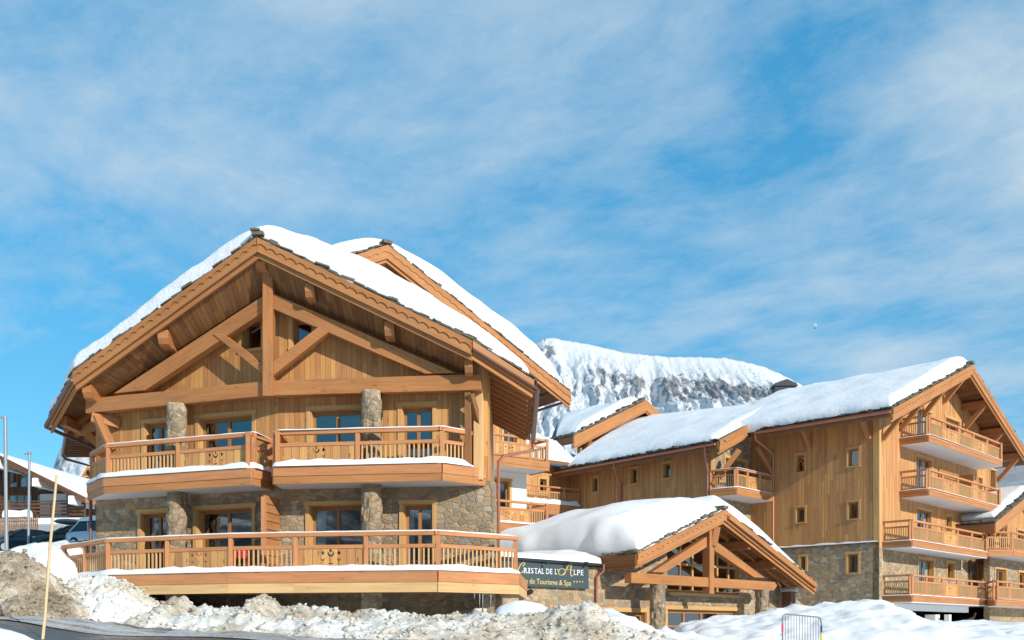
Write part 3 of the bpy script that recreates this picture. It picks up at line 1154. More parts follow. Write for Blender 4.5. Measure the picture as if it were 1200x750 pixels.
# added dark boards standing in for the overhang's shaded depth, fascia to truss rafters
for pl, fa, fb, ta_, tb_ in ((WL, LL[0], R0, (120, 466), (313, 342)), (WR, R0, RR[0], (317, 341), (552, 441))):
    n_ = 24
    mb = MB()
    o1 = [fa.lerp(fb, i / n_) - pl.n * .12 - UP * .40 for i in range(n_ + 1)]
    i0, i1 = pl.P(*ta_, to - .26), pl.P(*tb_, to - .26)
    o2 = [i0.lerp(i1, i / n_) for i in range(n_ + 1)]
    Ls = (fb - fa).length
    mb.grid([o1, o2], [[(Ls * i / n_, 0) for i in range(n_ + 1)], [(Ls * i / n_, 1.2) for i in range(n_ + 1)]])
    mb.build('shade_lining', M['soffit'], chalet)

# columns
for pl, px in ((WL, 207), (WR, 435.5)):
    t, _ = pl.hit(px, HY, .50)
    c = pl.pt(t, 0, .50)
    ztop = pl.z(px, 473 if px < 300 else 458, .55)
    column(chalet, c, zG, ztop, .275)

# corner posts and brackets
def vpost(pl, px, off, z0, z1, w, mat='beam', name='corner_post'):
    p = pl.pt(pl.t(px, off), 0, off)
    mb = MB()
    mb.box(p + UP * z0 - pl.d * w / 2 - pl.n * w / 2, pl.d * w, pl.n * w, UP * (z1 - z0), grain=UP * 20)
    return mb.build(name, M[mat], chalet, bevel=.006)
p = WR.pt(tRc, 0)
vpost(WR, 561, .12, zB - .28, roofz(WR.P(561, 400, .12).x) - TH - .02, .24, 'fascia_pale')
vpost(WR, 548.5, to - .15, zB, WR.z(548, 456, to), .16, 'beam_dark')
pb = WR.P(549, 480, to - .15)
mb = MB(); mb.beam(WR.P(562, 500, .1), WR.P(551, 462, .5), .14, .18)
mb.build('bracket', M['beam_dark'], chalet)
mb = MB(); mb.beam(WL.P(131, 527, .1), WL.P(113, 486, .5), .2, .24)
mb.build('bracket', M['beam'], chalet)
mb = MB(); mb.beam(WL.P(140, 497, 0), WL.P(107, 489, .55), .22, .26)
mb.build('bracket', M['beam'], chalet)
mb = MB(); mb.beam(Vector((cL.x, 29.6, zB + 2.1)), Vector((-13.5, 30.6, roofz(-13.5) - .35)), .2, .26)
mb.build('bracket', M['beam'], chalet)
mb = MB(); mb.beam(Vector((cL.x + .1, 30.4, zB + .9)), Vector((-13.3, 30.4, roofz(-13.3) - .45)), .18, .22)
mb.build('bracket', M['beam'], chalet)
mb = MB(); mb.beam(Vector((-13.45, 29.4, roofz(-13.45) - TH - .15)), Vector((-13.45, 36, roofz(-13.45) - TH - .15)), .22, .28)
mb.build('purlin', M['beam'], chalet)

# side eaves: rafters
for k in range(11):
    y = 25.9 + k * .6
    mb = MB()
    x0, x1 = cR.x - .1, .46
    mb.beam(Vector((x0, y, roofz(x0) - TH - .09)), Vector((x1, y, roofz(x1) - TH - .09)), .09, .17)
    mb.build('rafter', M['beam'], chalet)
for k in range(8):
    y = 30.2 + k * .75
    mb = MB()
    x0, x1 = cL.x + .1, -13.8
    mb.beam(Vector((x0, y, roofz(x0) - TH - .09)), Vector((x1, y, roofz(x1) - TH - .09)), .09, .17)
    mb.build('rafter', M['beam'], chalet)
# gutters and the downpipe
dn = UP * -.20
o = Vector((.09, -.07, 0))
gutter(chalet, RR[0] + dn + Vector((.02, -.09, 0)), RR[1] + dn + o, .07, 'gutter')
gutter(chalet, RR[1] + dn + o + UP * -.02, RR[2] + dn + Vector((.09, 0, -.02)), .08, 'gutter')
gutter(chalet, LL[1] + dn + Vector((-.08, -.05, 0)), LL[0] + dn + Vector((-.03, -.09, 0)), .07, 'gutter')
gutter(chalet, LL[1] + dn + Vector((-.09, 0, -.02)), LL[2] + dn + Vector((-.09, 0, -.02)), .08, 'gutter')
xw = SR2.o.x + .07
c = RR[2] + Vector((.09, -.1, -.28))
downpipe(chalet, [c, c + UP * -.15, c + Vector((-.1, -.3, -.3)), Vector((xw + .15, 29.9, EYE + 5.35)), Vector((xw, 29.5, EYE + 5.1)), Vector((xw, 29.4, EYE + 4.0)), Vector((xw + .02, 29.4, zD - .2))], .05)
c = WL.P(113, 650, -.05)
downpipe(chalet, [Vector((cL.x - .12, cL.y - .05, zB - .35)), Vector((cL.x - .12, cL.y - .05, zD - .3))], .05, 'gutter')

# --- upper balconies
bL = [WL.pt(WL.t(104, .15), 0, .15), WL.pt(WL.t(123, 1.05), 0, 1.05), WL.pt(WL.t(295, 1.05), 0, 1.05), WL.pt(WL.t(320), 0, .0)]
balcony(chalet, bL, zB, [WL.pt(tLc, 0), WL.pt(WL.t(200), 0)], ['b', 'bc', 'b'], (.22, .20), .40, .97, carve=1.3, snow=.16, rail_snow=True, seed=4, fasc_mats=('rail', 'fascia'))
bR = [WR.pt(.08, 0, 0), WR.pt(WR.t(321, 1.05), 0, 1.05), WR.pt(WR.t(517.5, 1.05), 0, 1.05), WR.pt(WR.t(553, .35), 0, .35), WR.pt(WR.t(568), 0, .0)]
balcony(chalet, bR, zB, [WR.pt(.3, 0), WR.pt(WR.t(450), 0)], ['b', 'cb', 'b', ''], (.22, .20), .40, .97, carve=1.3, snow=.17, rail_snow=True, seed=5, fasc_mats=('rail', 'fascia'))
# --- the deck
dof = 1.95
dc = WL.pt(WL.t(123, dof), 0, dof)
DLp = Pl(dc.x, dc.y, 1.035, -1)
de = DLp.pt(DLp.t(71), 0)
dr = WR.pt(WR.t(512.5, dof), 0, dof)
DRp = Pl(dr.x, dr.y, 1.35, 1)
dx = DRp.pt(DRp.t(607), 0)
deck = balcony(chalet, [de, dc, WL.pt(WL.t(268, dof), 0, dof), WR.pt(WR.t(345, dof), 0, dof), dr, dx, Vector((dx.x + .25, 29.5, 0))], zD,
               [Vector((de.x - .2, cL.y + .6, 0)), WL.pt(tLc - .0, 0, .02), WL.pt(0, 0, .02), WR.pt(tRc + .3, 0, .02), Vector((cR.x + .3, 29.5, 0))],
               ['bb', 'bc', 'b', 'cb', 'b', ''], (.255, .25), .46, 1.0, carve=1.3, name='deck', snow=.15, rail_snow=True, seed=8, fasc_mats=('rail', 'fascia_pale'), soffit='beam_dark', label='long lower deck of red and pale larch boards')
# privacy screen between the two flats
pw = WL.pt(-.02, 0, .05)
po = W0 + Vector((-.239, -.971, 0)) * 1.0
d = Vector((po.x - pw.x, po.y - pw.y, 0))
mb = MB()
mb.box(Vector((po.x, po.y, zD)) - d.normalized() * .1, Vector((.10, 0, 0)), d.normalized() * .1, UP * 2.05, grain=UP * 9)
sc_ = mb.build('privacy_screen', M['rail'], chalet)
mb = MB()
for k in range(9):
    z0 = zD + .1 + k * .225
    hgt = .20
    mb.box(Vector((pw.x, pw.y, z0)) + Vector((.03, 0, 0)), d * .91, Vector((.035, .0, 0)), UP * hgt, grain=d)
mb.build('board', M['fascia'], sc_)
# icicles below the deck's right corner
mb = MB()
for k in range(4):
    p = DRp.pt(DRp.t((557, 563, 566.5, 576)[k]), zD - .50, -.03)
    L_ = .16 + .22 * (k % 2) + .3 * (k == 2)
    mb.tube([p, p - UP * L_ * .5, p - UP * L_], .013, 6, r1=.002)
mb.build('icicles', M['ice'], deck)


# red chairs on the deck
def red_chair(pl, px, off, rot, label):
    base = pl.pt(pl.t(px, off), zD, off)
    t = empty('garden_chair', base, label, 'chair')
    ca, sa = math.cos(rot), math.sin(rot)
    T = lambda x, y, z: base + Vector((x * ca - y * sa, x * sa + y * ca, z))
    mb = MB()
    mb.box(T(-.22, -.22, .42), T(.22, -.22, .42) - T(-.22, -.22, .42), T(-.22, .22, .42) - T(-.22, -.22, .42), UP * .03)
    mb.build('seat', M['red'], t, bevel=.008)
    mb = MB()
    for k in range(5):
        x = -.2 + k * .087
        mb.prism([T(x, .2, .45), T(x + .06, .2, .45), T(x + .06, .30, .68), T(x, .30, .68)], T(0, .02, 0) - T(0, 0, 0))
    mb.prism([T(-.22, .30, .66), T(.22, .30, .66), T(.22, .31, .72), T(-.22, .31, .72)], T(0, .025, 0) - T(0, 0, 0))
    mb.build('backrest', M['red'], t)
    for x in (-.2, .2):
        for y in (-.2, .2):
            mb = MB(); mb.tube([T(x, y, .42), T(x * 1.15, y * 1.2, 0)], .016, 6)
            mb.build('leg', M['red'], t)
    for x in (-.24, .24):
        mb = MB(); mb.tube([T(x, -.2, .44), T(x, -.2, .58), T(x, .26, .58)], .014, 6)
        mb.build('armrest', M['red'], t)
red_chair(WL, 279, .95, R(10), 'red garden chair on the deck right of the wide glazed door, seen through the balusters')
red_chair(WL, 243, 1.0, R(-15), 'red garden chair behind the boarded deck panel in front of the wide glazed door')
# =================================================================== ground height
CTRL = [(0, 0, -1.7), (-6, 0, -1.6), (7, 0, -1.9), (0, -25, -3.5), (-50, -25, -2), (50, -25, -5), (-4, 6, -1.15), (3, 6, -1.3),
        (-8.6, 15.5, .17), (-4.9, 15.2, -.10), (-2, 15, -.22), (2, 15, -.45), (8, 15, -.8), (20, 15, -1.3), (-8, 11, -.32), (-4, 11, -.55), (3, 11, -.85),
        (-10, 18, .45), (-5.5, 18, .05), (0, 18, -.25), (5, 19, -.6), (12, 20, -.9),
        (-14, 23, 1.2), (-10.5, 25, .6), (-4, 25, -.7), (3, 25, -.8), (8, 28, -.6), (15, 28, -.3),
        (-14, 30, 1.7), (-18, 32, 2.4), (-4, 34, -.2), (4, 36, -1.1), (10, 41, -1.1), (15, 40, -.2), (18, 44, .2), (22, 42, .1), (24, 48, .15), (30, 52, .3), (34, 60, .4),
        (-22, 42, 3.2), (-27, 50, 4.0), (-30, 56, 4.3), (-24, 58, 4.4), (-36, 75, 5.2), (-28, 75, 5.2), (-15, 60, 3.5), (0, 60, 1), (20, 70, 2),
        (-60, 60, 6), (60, 60, 1), (60, 25, -1.5), (-60, 20, 3), (-25, 15, 1.6), (40, 35, -.5), (0, 120, 8), (-80, 120, 12), (80, 120, 6)]
_ca = np.array(CTRL)


def gz(x, y):
    d2 = (_ca[:, 0] - x) ** 2 + (_ca[:, 1] - y) ** 2 + 0.6
    wgt = d2 ** -1.7
    return float((wgt * _ca[:, 2]).sum() / wgt.sum()) + EYE


def gp(x, y):
    return Vector((x, y, gz(x, y)))


# =================================================================== middle wing (second gable)
PM = P(617, HY, 46.0)
WM = Pl(PM.x, PM.y, 1.478, 1.0)
nM = WM.n
mid = empty('gabled_wing', (PM.x - 4, 44, gz(-3, 44)), 'tall gabled wing rising behind the chalet, white rendered wall with carved balconies', 'building')
zm_u = WM.z(643, 542, 1.5)
zm_l = WM.z(643, 617, 1.5)
rof = 1.8
Mr = WM.P(453, 288, rof); Er = WM.P(668, 461, rof)
tr_, te = WM.t(453, rof), WM.t(668, rof)
pm = (Mr.z - Er.z) / (te - tr_)
Ml = WM.pt(tr_ - (te - tr_), Er.z, rof)
bk = -nM
Ll = [Ml, Ml + bk * 5, Ml + bk * 13]
Lm = [Mr, Mr + bk * 5, Mr + bk * 13]
Lr = [Er, Er + bk * 5, Er + bk * 13]
rfm = gable_roof(mid, Ll, Lm, Lr, .18, fascia_h=.55, period=.42)
slates(rfm, [(Mr + UP * .03, Er + UP * .03, bk), (Mr + UP * .03, Ml + UP * .03, bk), (Er + UP * .03, Lr[1] + UP * .03, -WM.d)], depth=.7, th=.07, seed=11)
mb = MB(); mb.beam(Mr + UP * .13 - bk * .15, Mr + UP * .13 + bk * .5, .4, .12)
mb.build('ridge_slate', M['slate'], rfm)
b2 = bk * .12
roof_snow('roof_snow', [Ll[0] + b2, Ll[1], Ll[2]], [Lm[0] + b2, Lm[1], Lm[2]], [Lr[0] + b2 - WM.d * .25, Lr[1] - WM.d * .2, Lr[2] - WM.d * .2], (.7, .95, 1.75), rfm, slope=pm, edge=1.0, lump=.1, seed=5.0, ridge_eps=1.0, nb=50, na=44, freq=.4, front_edge=.5, eave_edge=(1.5, 4.2))
zw = lambda t: Mr.z - .18 - abs(t - tr_) * pm
t0, t1 = tr_ - 7.4, 0.0
du = (WM.t(578), WM.t(597), zm_l + .02, WM.z(588, 563))
zsp = zm_u - .25
wall('rendered_wall', WM, [(t0, zm_l - 3.4), (t1, zm_l - 3.4), (t1, zsp), (t0, zsp)], [du], M['plaster'], mid, .3)
dw = (WM.t(590), WM.t(606), zm_u + .02, zm_u + 2.1)
wall('wood_wall', WM, [(t0, zsp + .004), (t1, zsp + .004), (t1, zw(t1)), (tr_, zw(tr_)), (t0, zw(t0))], [dw], M['siding_b'], mid, .3)
window(WM, mid, *du, cols=1, name='glazed_door', curtain=None, sill=False)
window(WM, mid, *dw, cols=2, name='glazed_door', curtain='left', sill=False)
WMs = Pl(PM.x, PM.y, bk.x, bk.y)
if WMs.n.dot(WM.d) < 0: WMs.n = -WMs.n
mb = MB()
mb.box(WM.pt(-.02, zm_l - 3.4, -.31), bk * 12, UP * (zw(0) - zm_l + 3.4), WM.d * -.3)
mb.build('side_wall', M['siding_b'], mid)
mb = MB()
mb.box(WM.pt(t0 + .02, zm_l - 3.4, -.31), bk * 12, UP * (zw(t0) - zm_l + 3.4), WM.d * .3)
mb.build('side_wall', M['siding_b'], mid)
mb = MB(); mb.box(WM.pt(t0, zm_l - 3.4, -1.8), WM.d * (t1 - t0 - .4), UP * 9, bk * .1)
mb.build('dark_backing', M['shade_black'], mid)
for zf in (zm_u, zm_l):
    a = WM.pt(WM.t(520, 1.5), 0, 1.5)
    balcony(mid, [WM.pt(WM.t(500, 1.5), 0, 1.5), WM.pt(WM.t(572, 1.5), 0, 1.5), WM.pt(WM.t(623, 1.5), 0, 1.5), WM.pt(WM.t(643, 1.5), 0, 1.5), WM.pt(WM.t(643, 1.5), 0, .0)], zf,
            [WM.pt(t0 + .2, 0), WM.pt(-.4, 0)], ['bc', 'c', 'b', 'b'], (.26, .14), .36, 1.05, snow=.10 if zf == zm_l else .0, rail_snow=False, seed=3)
for k, tt in enumerate((tr_, tr_ + 3.1, tr_ + 6.2)):
    zt = zw(tt) - .05
    mb = MB(); mb.beam(WM.pt(tt, zt - .2, rof - .25), WM.pt(tt, zt - .2, -.2), .28, .38)
    mb.build('purlin', M['beam'], mid)
gutter(mid, Er + UP * -.25 + WM.d * .1 + bk * .1, Lr[1] + UP * -.25 + WM.d * .1, .09, 'gutter')

# =================================================================== right block
C0 = P(1030, HY, 51.5)
WF = Pl(C0.x, C0.y, .987, 1.0)           # sunny gable front
WS = Pl(C0.x, C0.y, 1.0, -.987)          # shaded side with small windows; t grows to the right, corner at 0
nF, nS = WF.n, WS.n
blk = empty('apartment_block', (C0.x + 2, C0.y + 5, gz(C0.x, C0.y)), 'big larch apartment block with four tiers of balconies on its sunny gable', 'building')
bo = 1.55
Z4 = WF.z(1088, 510, bo); Z3 = WF.z(1088, 573, bo); Z2 = WF.z(1068, 633.5, bo); Z1 = WF.z(1068, 698, bo)
zs = WS.z(1030, 635.5)
fo2 = 1.6
rr = WF.P(1138, 428, fo2); rl = WF.P(1045, 479, fo2); re = WF.P(1222, 570, fo2)
trr, trl, tre = WF.t(1138, fo2), WF.t(1045, fo2), WF.t(1222, fo2)
ps = (rr.z - rl.z) / (trr - trl)
tre = trr + (trr - trl) * 1.0
re = WF.pt(tre, rr.z - ps * (tre - trr), fo2)
bs = -nF
kL = 0
# left eave runs back to pixel 886
lineL = Pl(rl.x, rl.y, bs.x, bs.y)
tl_ = abs(lineL.t(886))
Lb = [rl, rl + bs * (tl_ * .5), rl + bs * tl_]
Mb_ = [rr, rr + bs * 6, rr + bs * 12.5]
Rb = [re, re + bs * 6, re + bs * 12.5]
rfb = gable_roof(blk, Lb, Mb_, Rb, .18, fascia_h=.55, period=.42)
slates(rfb, [(rr + UP * .03, rl + UP * .03, bs), (rr + UP * .03, re + UP * .03, bs), (rl + UP * .03, Lb[2] + UP * .03, WF.d)], depth=.6, th=.055, seed=12)
mb = MB(); mb.beam(rr + UP * .14 - bs * .15, rr + UP * .14 + bs * .5, .4, .14)
mb.build('ridge_slate', M['slate'], rfb)
b2 = bs * .15
roof_snow('roof_snow', [Lb[0] + b2 + WF.d * .25, Lb[1] + WF.d * .25, Lb[2] + WF.d * .25 + bs * 3.5], [Mb_[0] + b2, Mb_[1], Mb_[2]], [Rb[0] + b2, Rb[1], Rb[2]], (.65, 1.0, .75), rfb, slope=ps, edge=.7, lump=.13, seed=6.0, ridge_eps=1.2, nb=50, na=44, freq=.5, front_edge=.4)
zwf = lambda t: rr.z - .18 - abs(t - trr) * ps
tE = 2 * trr
tS0 = WS.t(872)
# doors and windows of the front
fr_up, fr_lo = [], []
def fop(a, b, ytop, zf=None, ybot=None):
    ta, tb = WF.t(a), WF.t(b)
    return (ta, tb, (zf + .02) if zf is not None else WF.z((a + b) / 2, ybot), WF.z((a + b) / 2, ytop))
fr_up = [fop(1074, 1091, 481, Z4), fop(1108, 1124, 492, None, 508), fop(1073, 1091, 537, Z3), fop(1146, 1151, 560, None, 574),
         fop(1074, 1091, 598, Z2), fop(1108.5, 1115, 605, None, 623), fop(1160, 1167, 551, Z3)]
fr_lo = [fop(1076, 1094, 656, Z1), fop(1110, 1118, 660, None, 678), fop(1146, 1151, 664, None, 681)]
zsf = Z2 - .3
wall('wood_wall', WF, [(0, zsf), (tE, zsf), (tE, zwf(tE)), (trr, zwf(trr)), (0, zwf(0))], fr_up, M['siding_b'], blk, .3)
zb0 = Z1 - .35
wall('stone_wall', WF, [(0, zb0), (tE, zb0), (tE, zsf - .004), (0, zsf - .004)], fr_lo, M['stone_far'], blk, .35)
for i, h in enumerate(fr_up):
    small = i in (1, 3, 5, 6)
    window(WF, blk, *h, cols=1 if i in (3, 5, 6) else 2, name='window' if small else 'glazed_door', curtain='both' if not small else None, sill=small, trim=.12, depth=.18)
for i, h in enumerate(fr_lo):
    window(WF, blk, *h, cols=1 if i else 2, name='window' if i else 'glazed_door', curtain='both' if not i else None, sill=bool(i), trim=.14, depth=.22)
# side wall with small windows
def sop(a, b, y0, y1):
    return (WS.t(a), WS.t(b), WS.z((a + b) / 2, y1), WS.z((a + b) / 2, y0))
sd_up = [sop(933, 943, 533, 553), sop(993.5, 1006, 525.5, 546), sop(933.5, 943, 594.5, 612), sop(994, 1006, 588, 608)]
sd_lo = [sop(993.5, 1005.5, 649, 671), sop(938, 944, 652, 668)]
zse = zwf(0)
wall('wood_wall', WS, [(tS0, zs), (0, zs), (0, zse), (tS0, zse)], sd_up, M['siding_b'], blk, .3)
wall('stone_wall', WS, [(tS0, zs - 6), (0.02, zs - 6), (0.02, zs - .004), (tS0, zs - .004)], sd_lo, M['stone_far'], blk, .35)
for h in sd_up: window(WS, blk, *h, cols=1, curtain='right', depth=.22, trim=.10)
for h in sd_lo: window(WS, blk, *h, cols=1, curtain=None, depth=.26, trim=.12)
mb = MB(); mb.box(WS.pt(tS0, zs - .02, .003), WS.d * (-tS0), UP * .05, nS * .10)
mb.build('ledge', M['gutter'], blk)
snow_strip([WS.pt(tS0 + .1, zs + .03, .06), WS.pt(-.05, zs + .03, .06)], .13, .09, blk, lump=.5)
mb = MB(); mb.box(WF.pt(-.012, zsf, -.012) - WS.d * -.0, WF.d * .26, UP * (zwf(0) - zsf - .2), nF * .05)
mb.box(WS.pt(-.30, zs + .05, .003), WS.d * .33, UP * (zse - zs - .3), nS * .03)
mb.build('corner_board', M['trim'], blk)
for p0, ln in ((WF.pt(.35, zb0 - 2, -2.0), WF.d * (tE - .7)),):
    mb = MB(); mb.box(p0, ln, UP * (zwf(0) - zb0 + 1.6), nF * -.1); mb.build('dark_backing', M['shade_black'], blk)
mb = MB(); mb.box(WS.pt(tS0, zs - 4, -1.6), WS.d * (-tS0 - .5), UP * (zse - zs + 3.6), nS * -.1); mb.build('dark_backing', M['shade_black'], blk)
mb = MB(); mb.box(WF.pt(tE - .02, zb0, -.31), bs * 12, UP * (zwf(tE) - zb0), WF.d * -.3)
mb.build('side_wall', M['siding_b'], blk)
# balconies
for zf, a, b, specs, wl in ((Z4, 1088, 1174, ['b', 'bcbcb', 'b'], 1053), (Z3, 1088, 1172, ['b', 'bcbcb', 'b'], 1053), (Z2, 1068.5, 1156.5, ['b', 'bbcbb', 'b'], 1033), (Z1, 1068.5, 1156, ['b', 'bbcbb', ''], 1033)):
    ta, tb = WF.t(a, bo), WF.t(b, bo)
    balcony(blk, [WF.pt(ta, 0, 0.0), WF.pt(ta, 0, bo), WF.pt(tb, 0, bo), WF.pt(tb, 0, 0)], zf, [WF.pt(ta + .1, 0, 0), WF.pt(tb - .1, 0, 0)], specs, (.06, .24) if zf in (Z1, Z2) else (.10, .24), .34, 1.12,
            snow=.05, rail_snow=False, fasc_mats=('rail', 'fascia'), carve=1.15, seed=int(zf * 10))
# screen on balcony of the third floor
sp0 = WF.pt(WF.t(1099), 0, .02)
mb = MB()
for k in range(7):
    mb.box(WF.pt(WF.t(1099), Z3 + .2 + k * .25, .03), WF.d * (WF.t(1122) - WF.t(1099)), UP * .21, nF * .05)
mb.box(WF.pt(WF.t(1122), Z3 + .1, .03), WF.d * .1, UP * 1.7, nF * .9)
mb.build('privacy_screen', M['sash'], blk)
# purlins, knee braces
for k in range(-3, 4):
    tt = trr + k * 3.0
    if k == -3: tt = .3
    zt = rr.z - .18 - abs(tt - trr) * ps - .06 - (0 if k == 0 else .06)
    mb = MB(); mb.beam(WF.pt(tt, zt - .2, fo2 - .2), WF.pt(tt, zt - .2, -.2), .3, .40)
    mb.build('purlin', M['beam'], blk)
    mb = MB(); mb.beam(WF.pt(tt, zt - 1.65, .05), WF.pt(tt, zt - .35, fo2 - .35), .20, .24)
    mb.build('brace', M['beam'], blk)
for px, py0, py1 in ((1019, 520, 492), (950, 527, 502)):
    ts = WS.t(px)
    za = rl.z - .2
    mb = MB(); mb.beam(WS.pt(ts, zse - 1.55, .05), WS.pt(ts, zse - .28, 1.25), .20, .24)
    mb.beam(WS.pt(ts, zse - .13, -.1), WS.pt(ts, zse - .13, 1.45), .22, .26)
    mb.build('brace', M['beam'], blk)
# eave board, gutter
el0, el1 = rl - WF.d * .02, Lb[2] - WF.d * .02
mb = MB(); mb.box(el0 + UP * -.42 - WF.d * .05, el1 - el0, WF.d * .05, UP * .40)
mb.build('fascia', M['beam_dark'], rfb)
gutter(blk, el0 + UP * -.14 - WF.d * .16, el1 + UP * -.14 - WF.d * .16, .10)
# columns and beam under the lowest balcony
mb = MB(); mb.box(WF.pt(WF.t(1062, bo), Z1 - .72, bo - 1.25), WF.d * (WF.t(1156, bo) - WF.t(1064, bo)), UP * .36, nF * .3)
mb.build('concrete_beam', M['white'], blk)
for px in (1073, 1115):
    p = WF.pt(WF.t(px, bo - .2), 0, bo - .4)
    mb = MB(); mb.box(p - WF.d * .14 - nF * .14 + UP * (Z1 - 4.5), WF.d * .28, nF * .28, UP * 3.6)
    mb.box(p - WF.d * .45 - nF * 1.1 + UP * (Z1 - 4.5), WF.d * .6, nF * .6, UP * 3.6)
    mb.build('column', M['white'], blk)
garage = [fop(1090, 1100, 724, None, 748), fop(1110, 1122, 724, None, 748)]
wall('base_wall', WF, [(0, zb0 - 5), (tE, zb0 - 5), (tE, zb0 - .004), (0, zb0 - .004)], [(WF.t(1080), WF.t(1106), zb0 - 4, zb0 - .75), (WF.t(1122), WF.t(1136), zb0 - 4, zb0 - .9)], M['stone_far'], blk, .35, off=-2.6)
downpipe(blk, [WF.pt(WF.t(1135), Z2 - .3, .1), WF.pt(WF.t(1135), Z1 + .1, .1)], .07, 'gutter')
downpipe(blk, [WF.pt(WF.t(1131), Z1 - .7, .6), WF.pt(WF.t(1131), Z1 - 1.0, .5), WF.pt(WF.t(1126), Z1 - 1.15, .3), WF.pt(WF.t(1125.5), Z1 - 3.3, .3)], .08, 'gutter')
pd = WS.pt(WS.t(907), 0, .1)
downpipe(blk, [Lb[2] + UP * -.25 - WF.d * .1, Lb[2] + UP * -.5 - WF.d * .05, pd + UP * (rl.z - 1.0), pd + UP * (rl.z - 1.7), pd + UP * (zs - 3)], .06)
# chimney
ch = P(918, 459, 68.5)
mb = MB()
mb.box(ch + Vector((-.7, -.5, -1.5)), Vector((1.4, 0, 0)), Vector((0, 1.0, 0)), UP * 1.75)
mb.prism([ch + Vector((-.85, -.6, .27)), ch + Vector((.85, -.6, .27)), ch + Vector((.75, -.6, .45)), ch + Vector((.1, -.6, .75)), ch + Vector((-.75, -.6, .45))], Vector((0, 1.2, 0)))
mb.build('chimney', M['dark_metal'], rfb)
# the snow-covered annex roof at the picture's right edge is its own building below

# =================================================================== long wing with small windows
K0 = WS.P(880, HY)
lineK = Pl(K0.x, K0.y, WF.d.x, WF.d.y)
tk = lineK.t(833)
KC = lineK.pt(tk, 0)
WLg = Pl(KC.x, KC.y, .78, -1.0)
lw = empty('long_wing', (KC.x - 3, KC.y + 5, gz(8, 58)), 'long larch wing with small windows under a deep snow roof behind the hall', 'building')
eo = 1.25
E0, E1 = WLg.P(842, 517, eo), WLg.P(655, 551.5, eo)
zav = E0.z
te0, te1 = WLg.t(842, eo), WLg.t(655, eo)
E1 = WLg.pt(te1 - .3, E1.z, eo)
wR = 9.0
G0, G1 = WLg.pt(WLg.t(925, -wR), WLg.z(930, 470, -wR), -wR), WLg.P(752, 488, -wR)
G1 = WLg.pt(WLg.t(752, -wR) - 1.0, G1.z, -wR)
B0 = G0 - WLg.n * 9 - UP * 4
B1 = G1 - WLg.n * 9 - UP * 4
lerp = lambda a, b, x: a.lerp(b, x)
rfl = gable_roof(lw, [E1, lerp(E1, E0, .5), E0], [G1, lerp(G1, G0, .5), G0], [B1, lerp(B1, B0, .5), B0], .18, left=False, right=False)
slates(rfl, [(E0 + UP * .03, E1 + UP * .03, -WLg.n)], depth=.7, th=.07, seed=5)
ins = -WLg.n * .30
roof_snow('roof_snow', [E1 + ins, lerp(E1, E0, .5) + ins, E0 + ins - WLg.d * .6], [G1, lerp(G1, G0, .5), G0], [B1, lerp(B1, B0, .5), B0], (.50, .62, .5), rfl, slope=.45, edge=.75, lump=.14, seed=9.0, ridge_eps=1.6, nb=60, na=60, freq=.5)
# rake board at its right end
q0, q1 = E0 + UP * .04, lerp(E0, G0, .36) + UP * .04
scallop_fascia(rfl, q0, q1, nF, .62, .07, True, .42)
mb = MB(); mb.box(E1 + UP * -.42 + WLg.n * .03, E0 - E1, WLg.n * .05, UP * .38)
mb.build('fascia', M['beam_dark'], rfl)
gutter(lw, E1 + UP * -.12 + WLg.n * .16, E0 + UP * -.12 + WLg.n * .16 - WLg.d * .1, .10)
tw1 = WLg.t(660)
ztop = min(E0.z, E1.z) + .35
def lop(a, b, y0, y1):
    return (WLg.t(a), WLg.t(b), WLg.z((a + b) / 2, y1), WLg.z((a + b) / 2, y0))
lws = [lop(694.5, 700.5, 559.5, 576), lop(739.5, 746.5, 549, 566.5), lop(777.5, 785.5, 542.5, 560)]
zt0 = E0.z + .30 - .18
zt1 = E1.z + .30 - .18
wall('wood_wall', WLg, [(tw1, E1.z - 8), (0, E0.z - 8), (0, zt0), (tw1, zt1)], lws, M['siding_b'], lw, .3)
for i, h in enumerate(lws): window(WLg, lw, *h, cols=1, curtain='right' if i else 'wide', depth=.2, trim=.13)
mb = MB(); mb.box(WLg.pt(tw1 + .5, E1.z - 5, -1.5), WLg.d * (-tw1 - 1), UP * 4.9, WLg.n * -.1); mb.build('dark_backing', M['shade_black'], lw)
# stone end wall with the corner flat's door
WK = Pl(KC.x, KC.y, WF.d.x, WF.d.y)
ke = WK.t(882)
dk = (WK.t(850), WK.t(875), WK.z(862, 590), WK.z(862, 539))
zkb = WK.z(880, 583)
dk = (dk[0], dk[1], zkb + .0, dk[3])
wall('stone_wall', WK, [(0.01, E0.z - 8), (ke, E0.z - 8), (ke, E0.z + 1.3), (0.01, E0.z + .2)], [dk], M['stone_far'], lw, .3)
window(WK, lw, *dk, cols=2, name='glazed_door', curtain='right', sill=False, trim=.14)
bk_ = 1.5
balcony(lw, [WK.pt(-.05, 0, .0), WK.pt(WK.t(863, bk_), 0, bk_), WK.pt(WK.t(906, bk_), 0, bk_)], zkb, [WK.pt(.3, 0, 0), WK.pt(ke, 0, 0)], ['b', 'bcb'], (.10, .28), .36, 1.1, snow=.07, rail_snow=True, fasc_mats=('rail', 'fascia'))
mb = MB(); mb.beam(WK.pt(.1, E0.z - 2.0, .1), WK.pt(.8, E0.z - .15, 1.3), .24, .28)
mb.build('brace', M['beam'], lw)
mb = MB(); mb.beam(WS.pt(WS.t(905), E0.z - 1.1, .05), WS.pt(WS.t(898), E0.z + .4, 1.1), .20, .24)
mb.build('brace', M['beam'], lw)
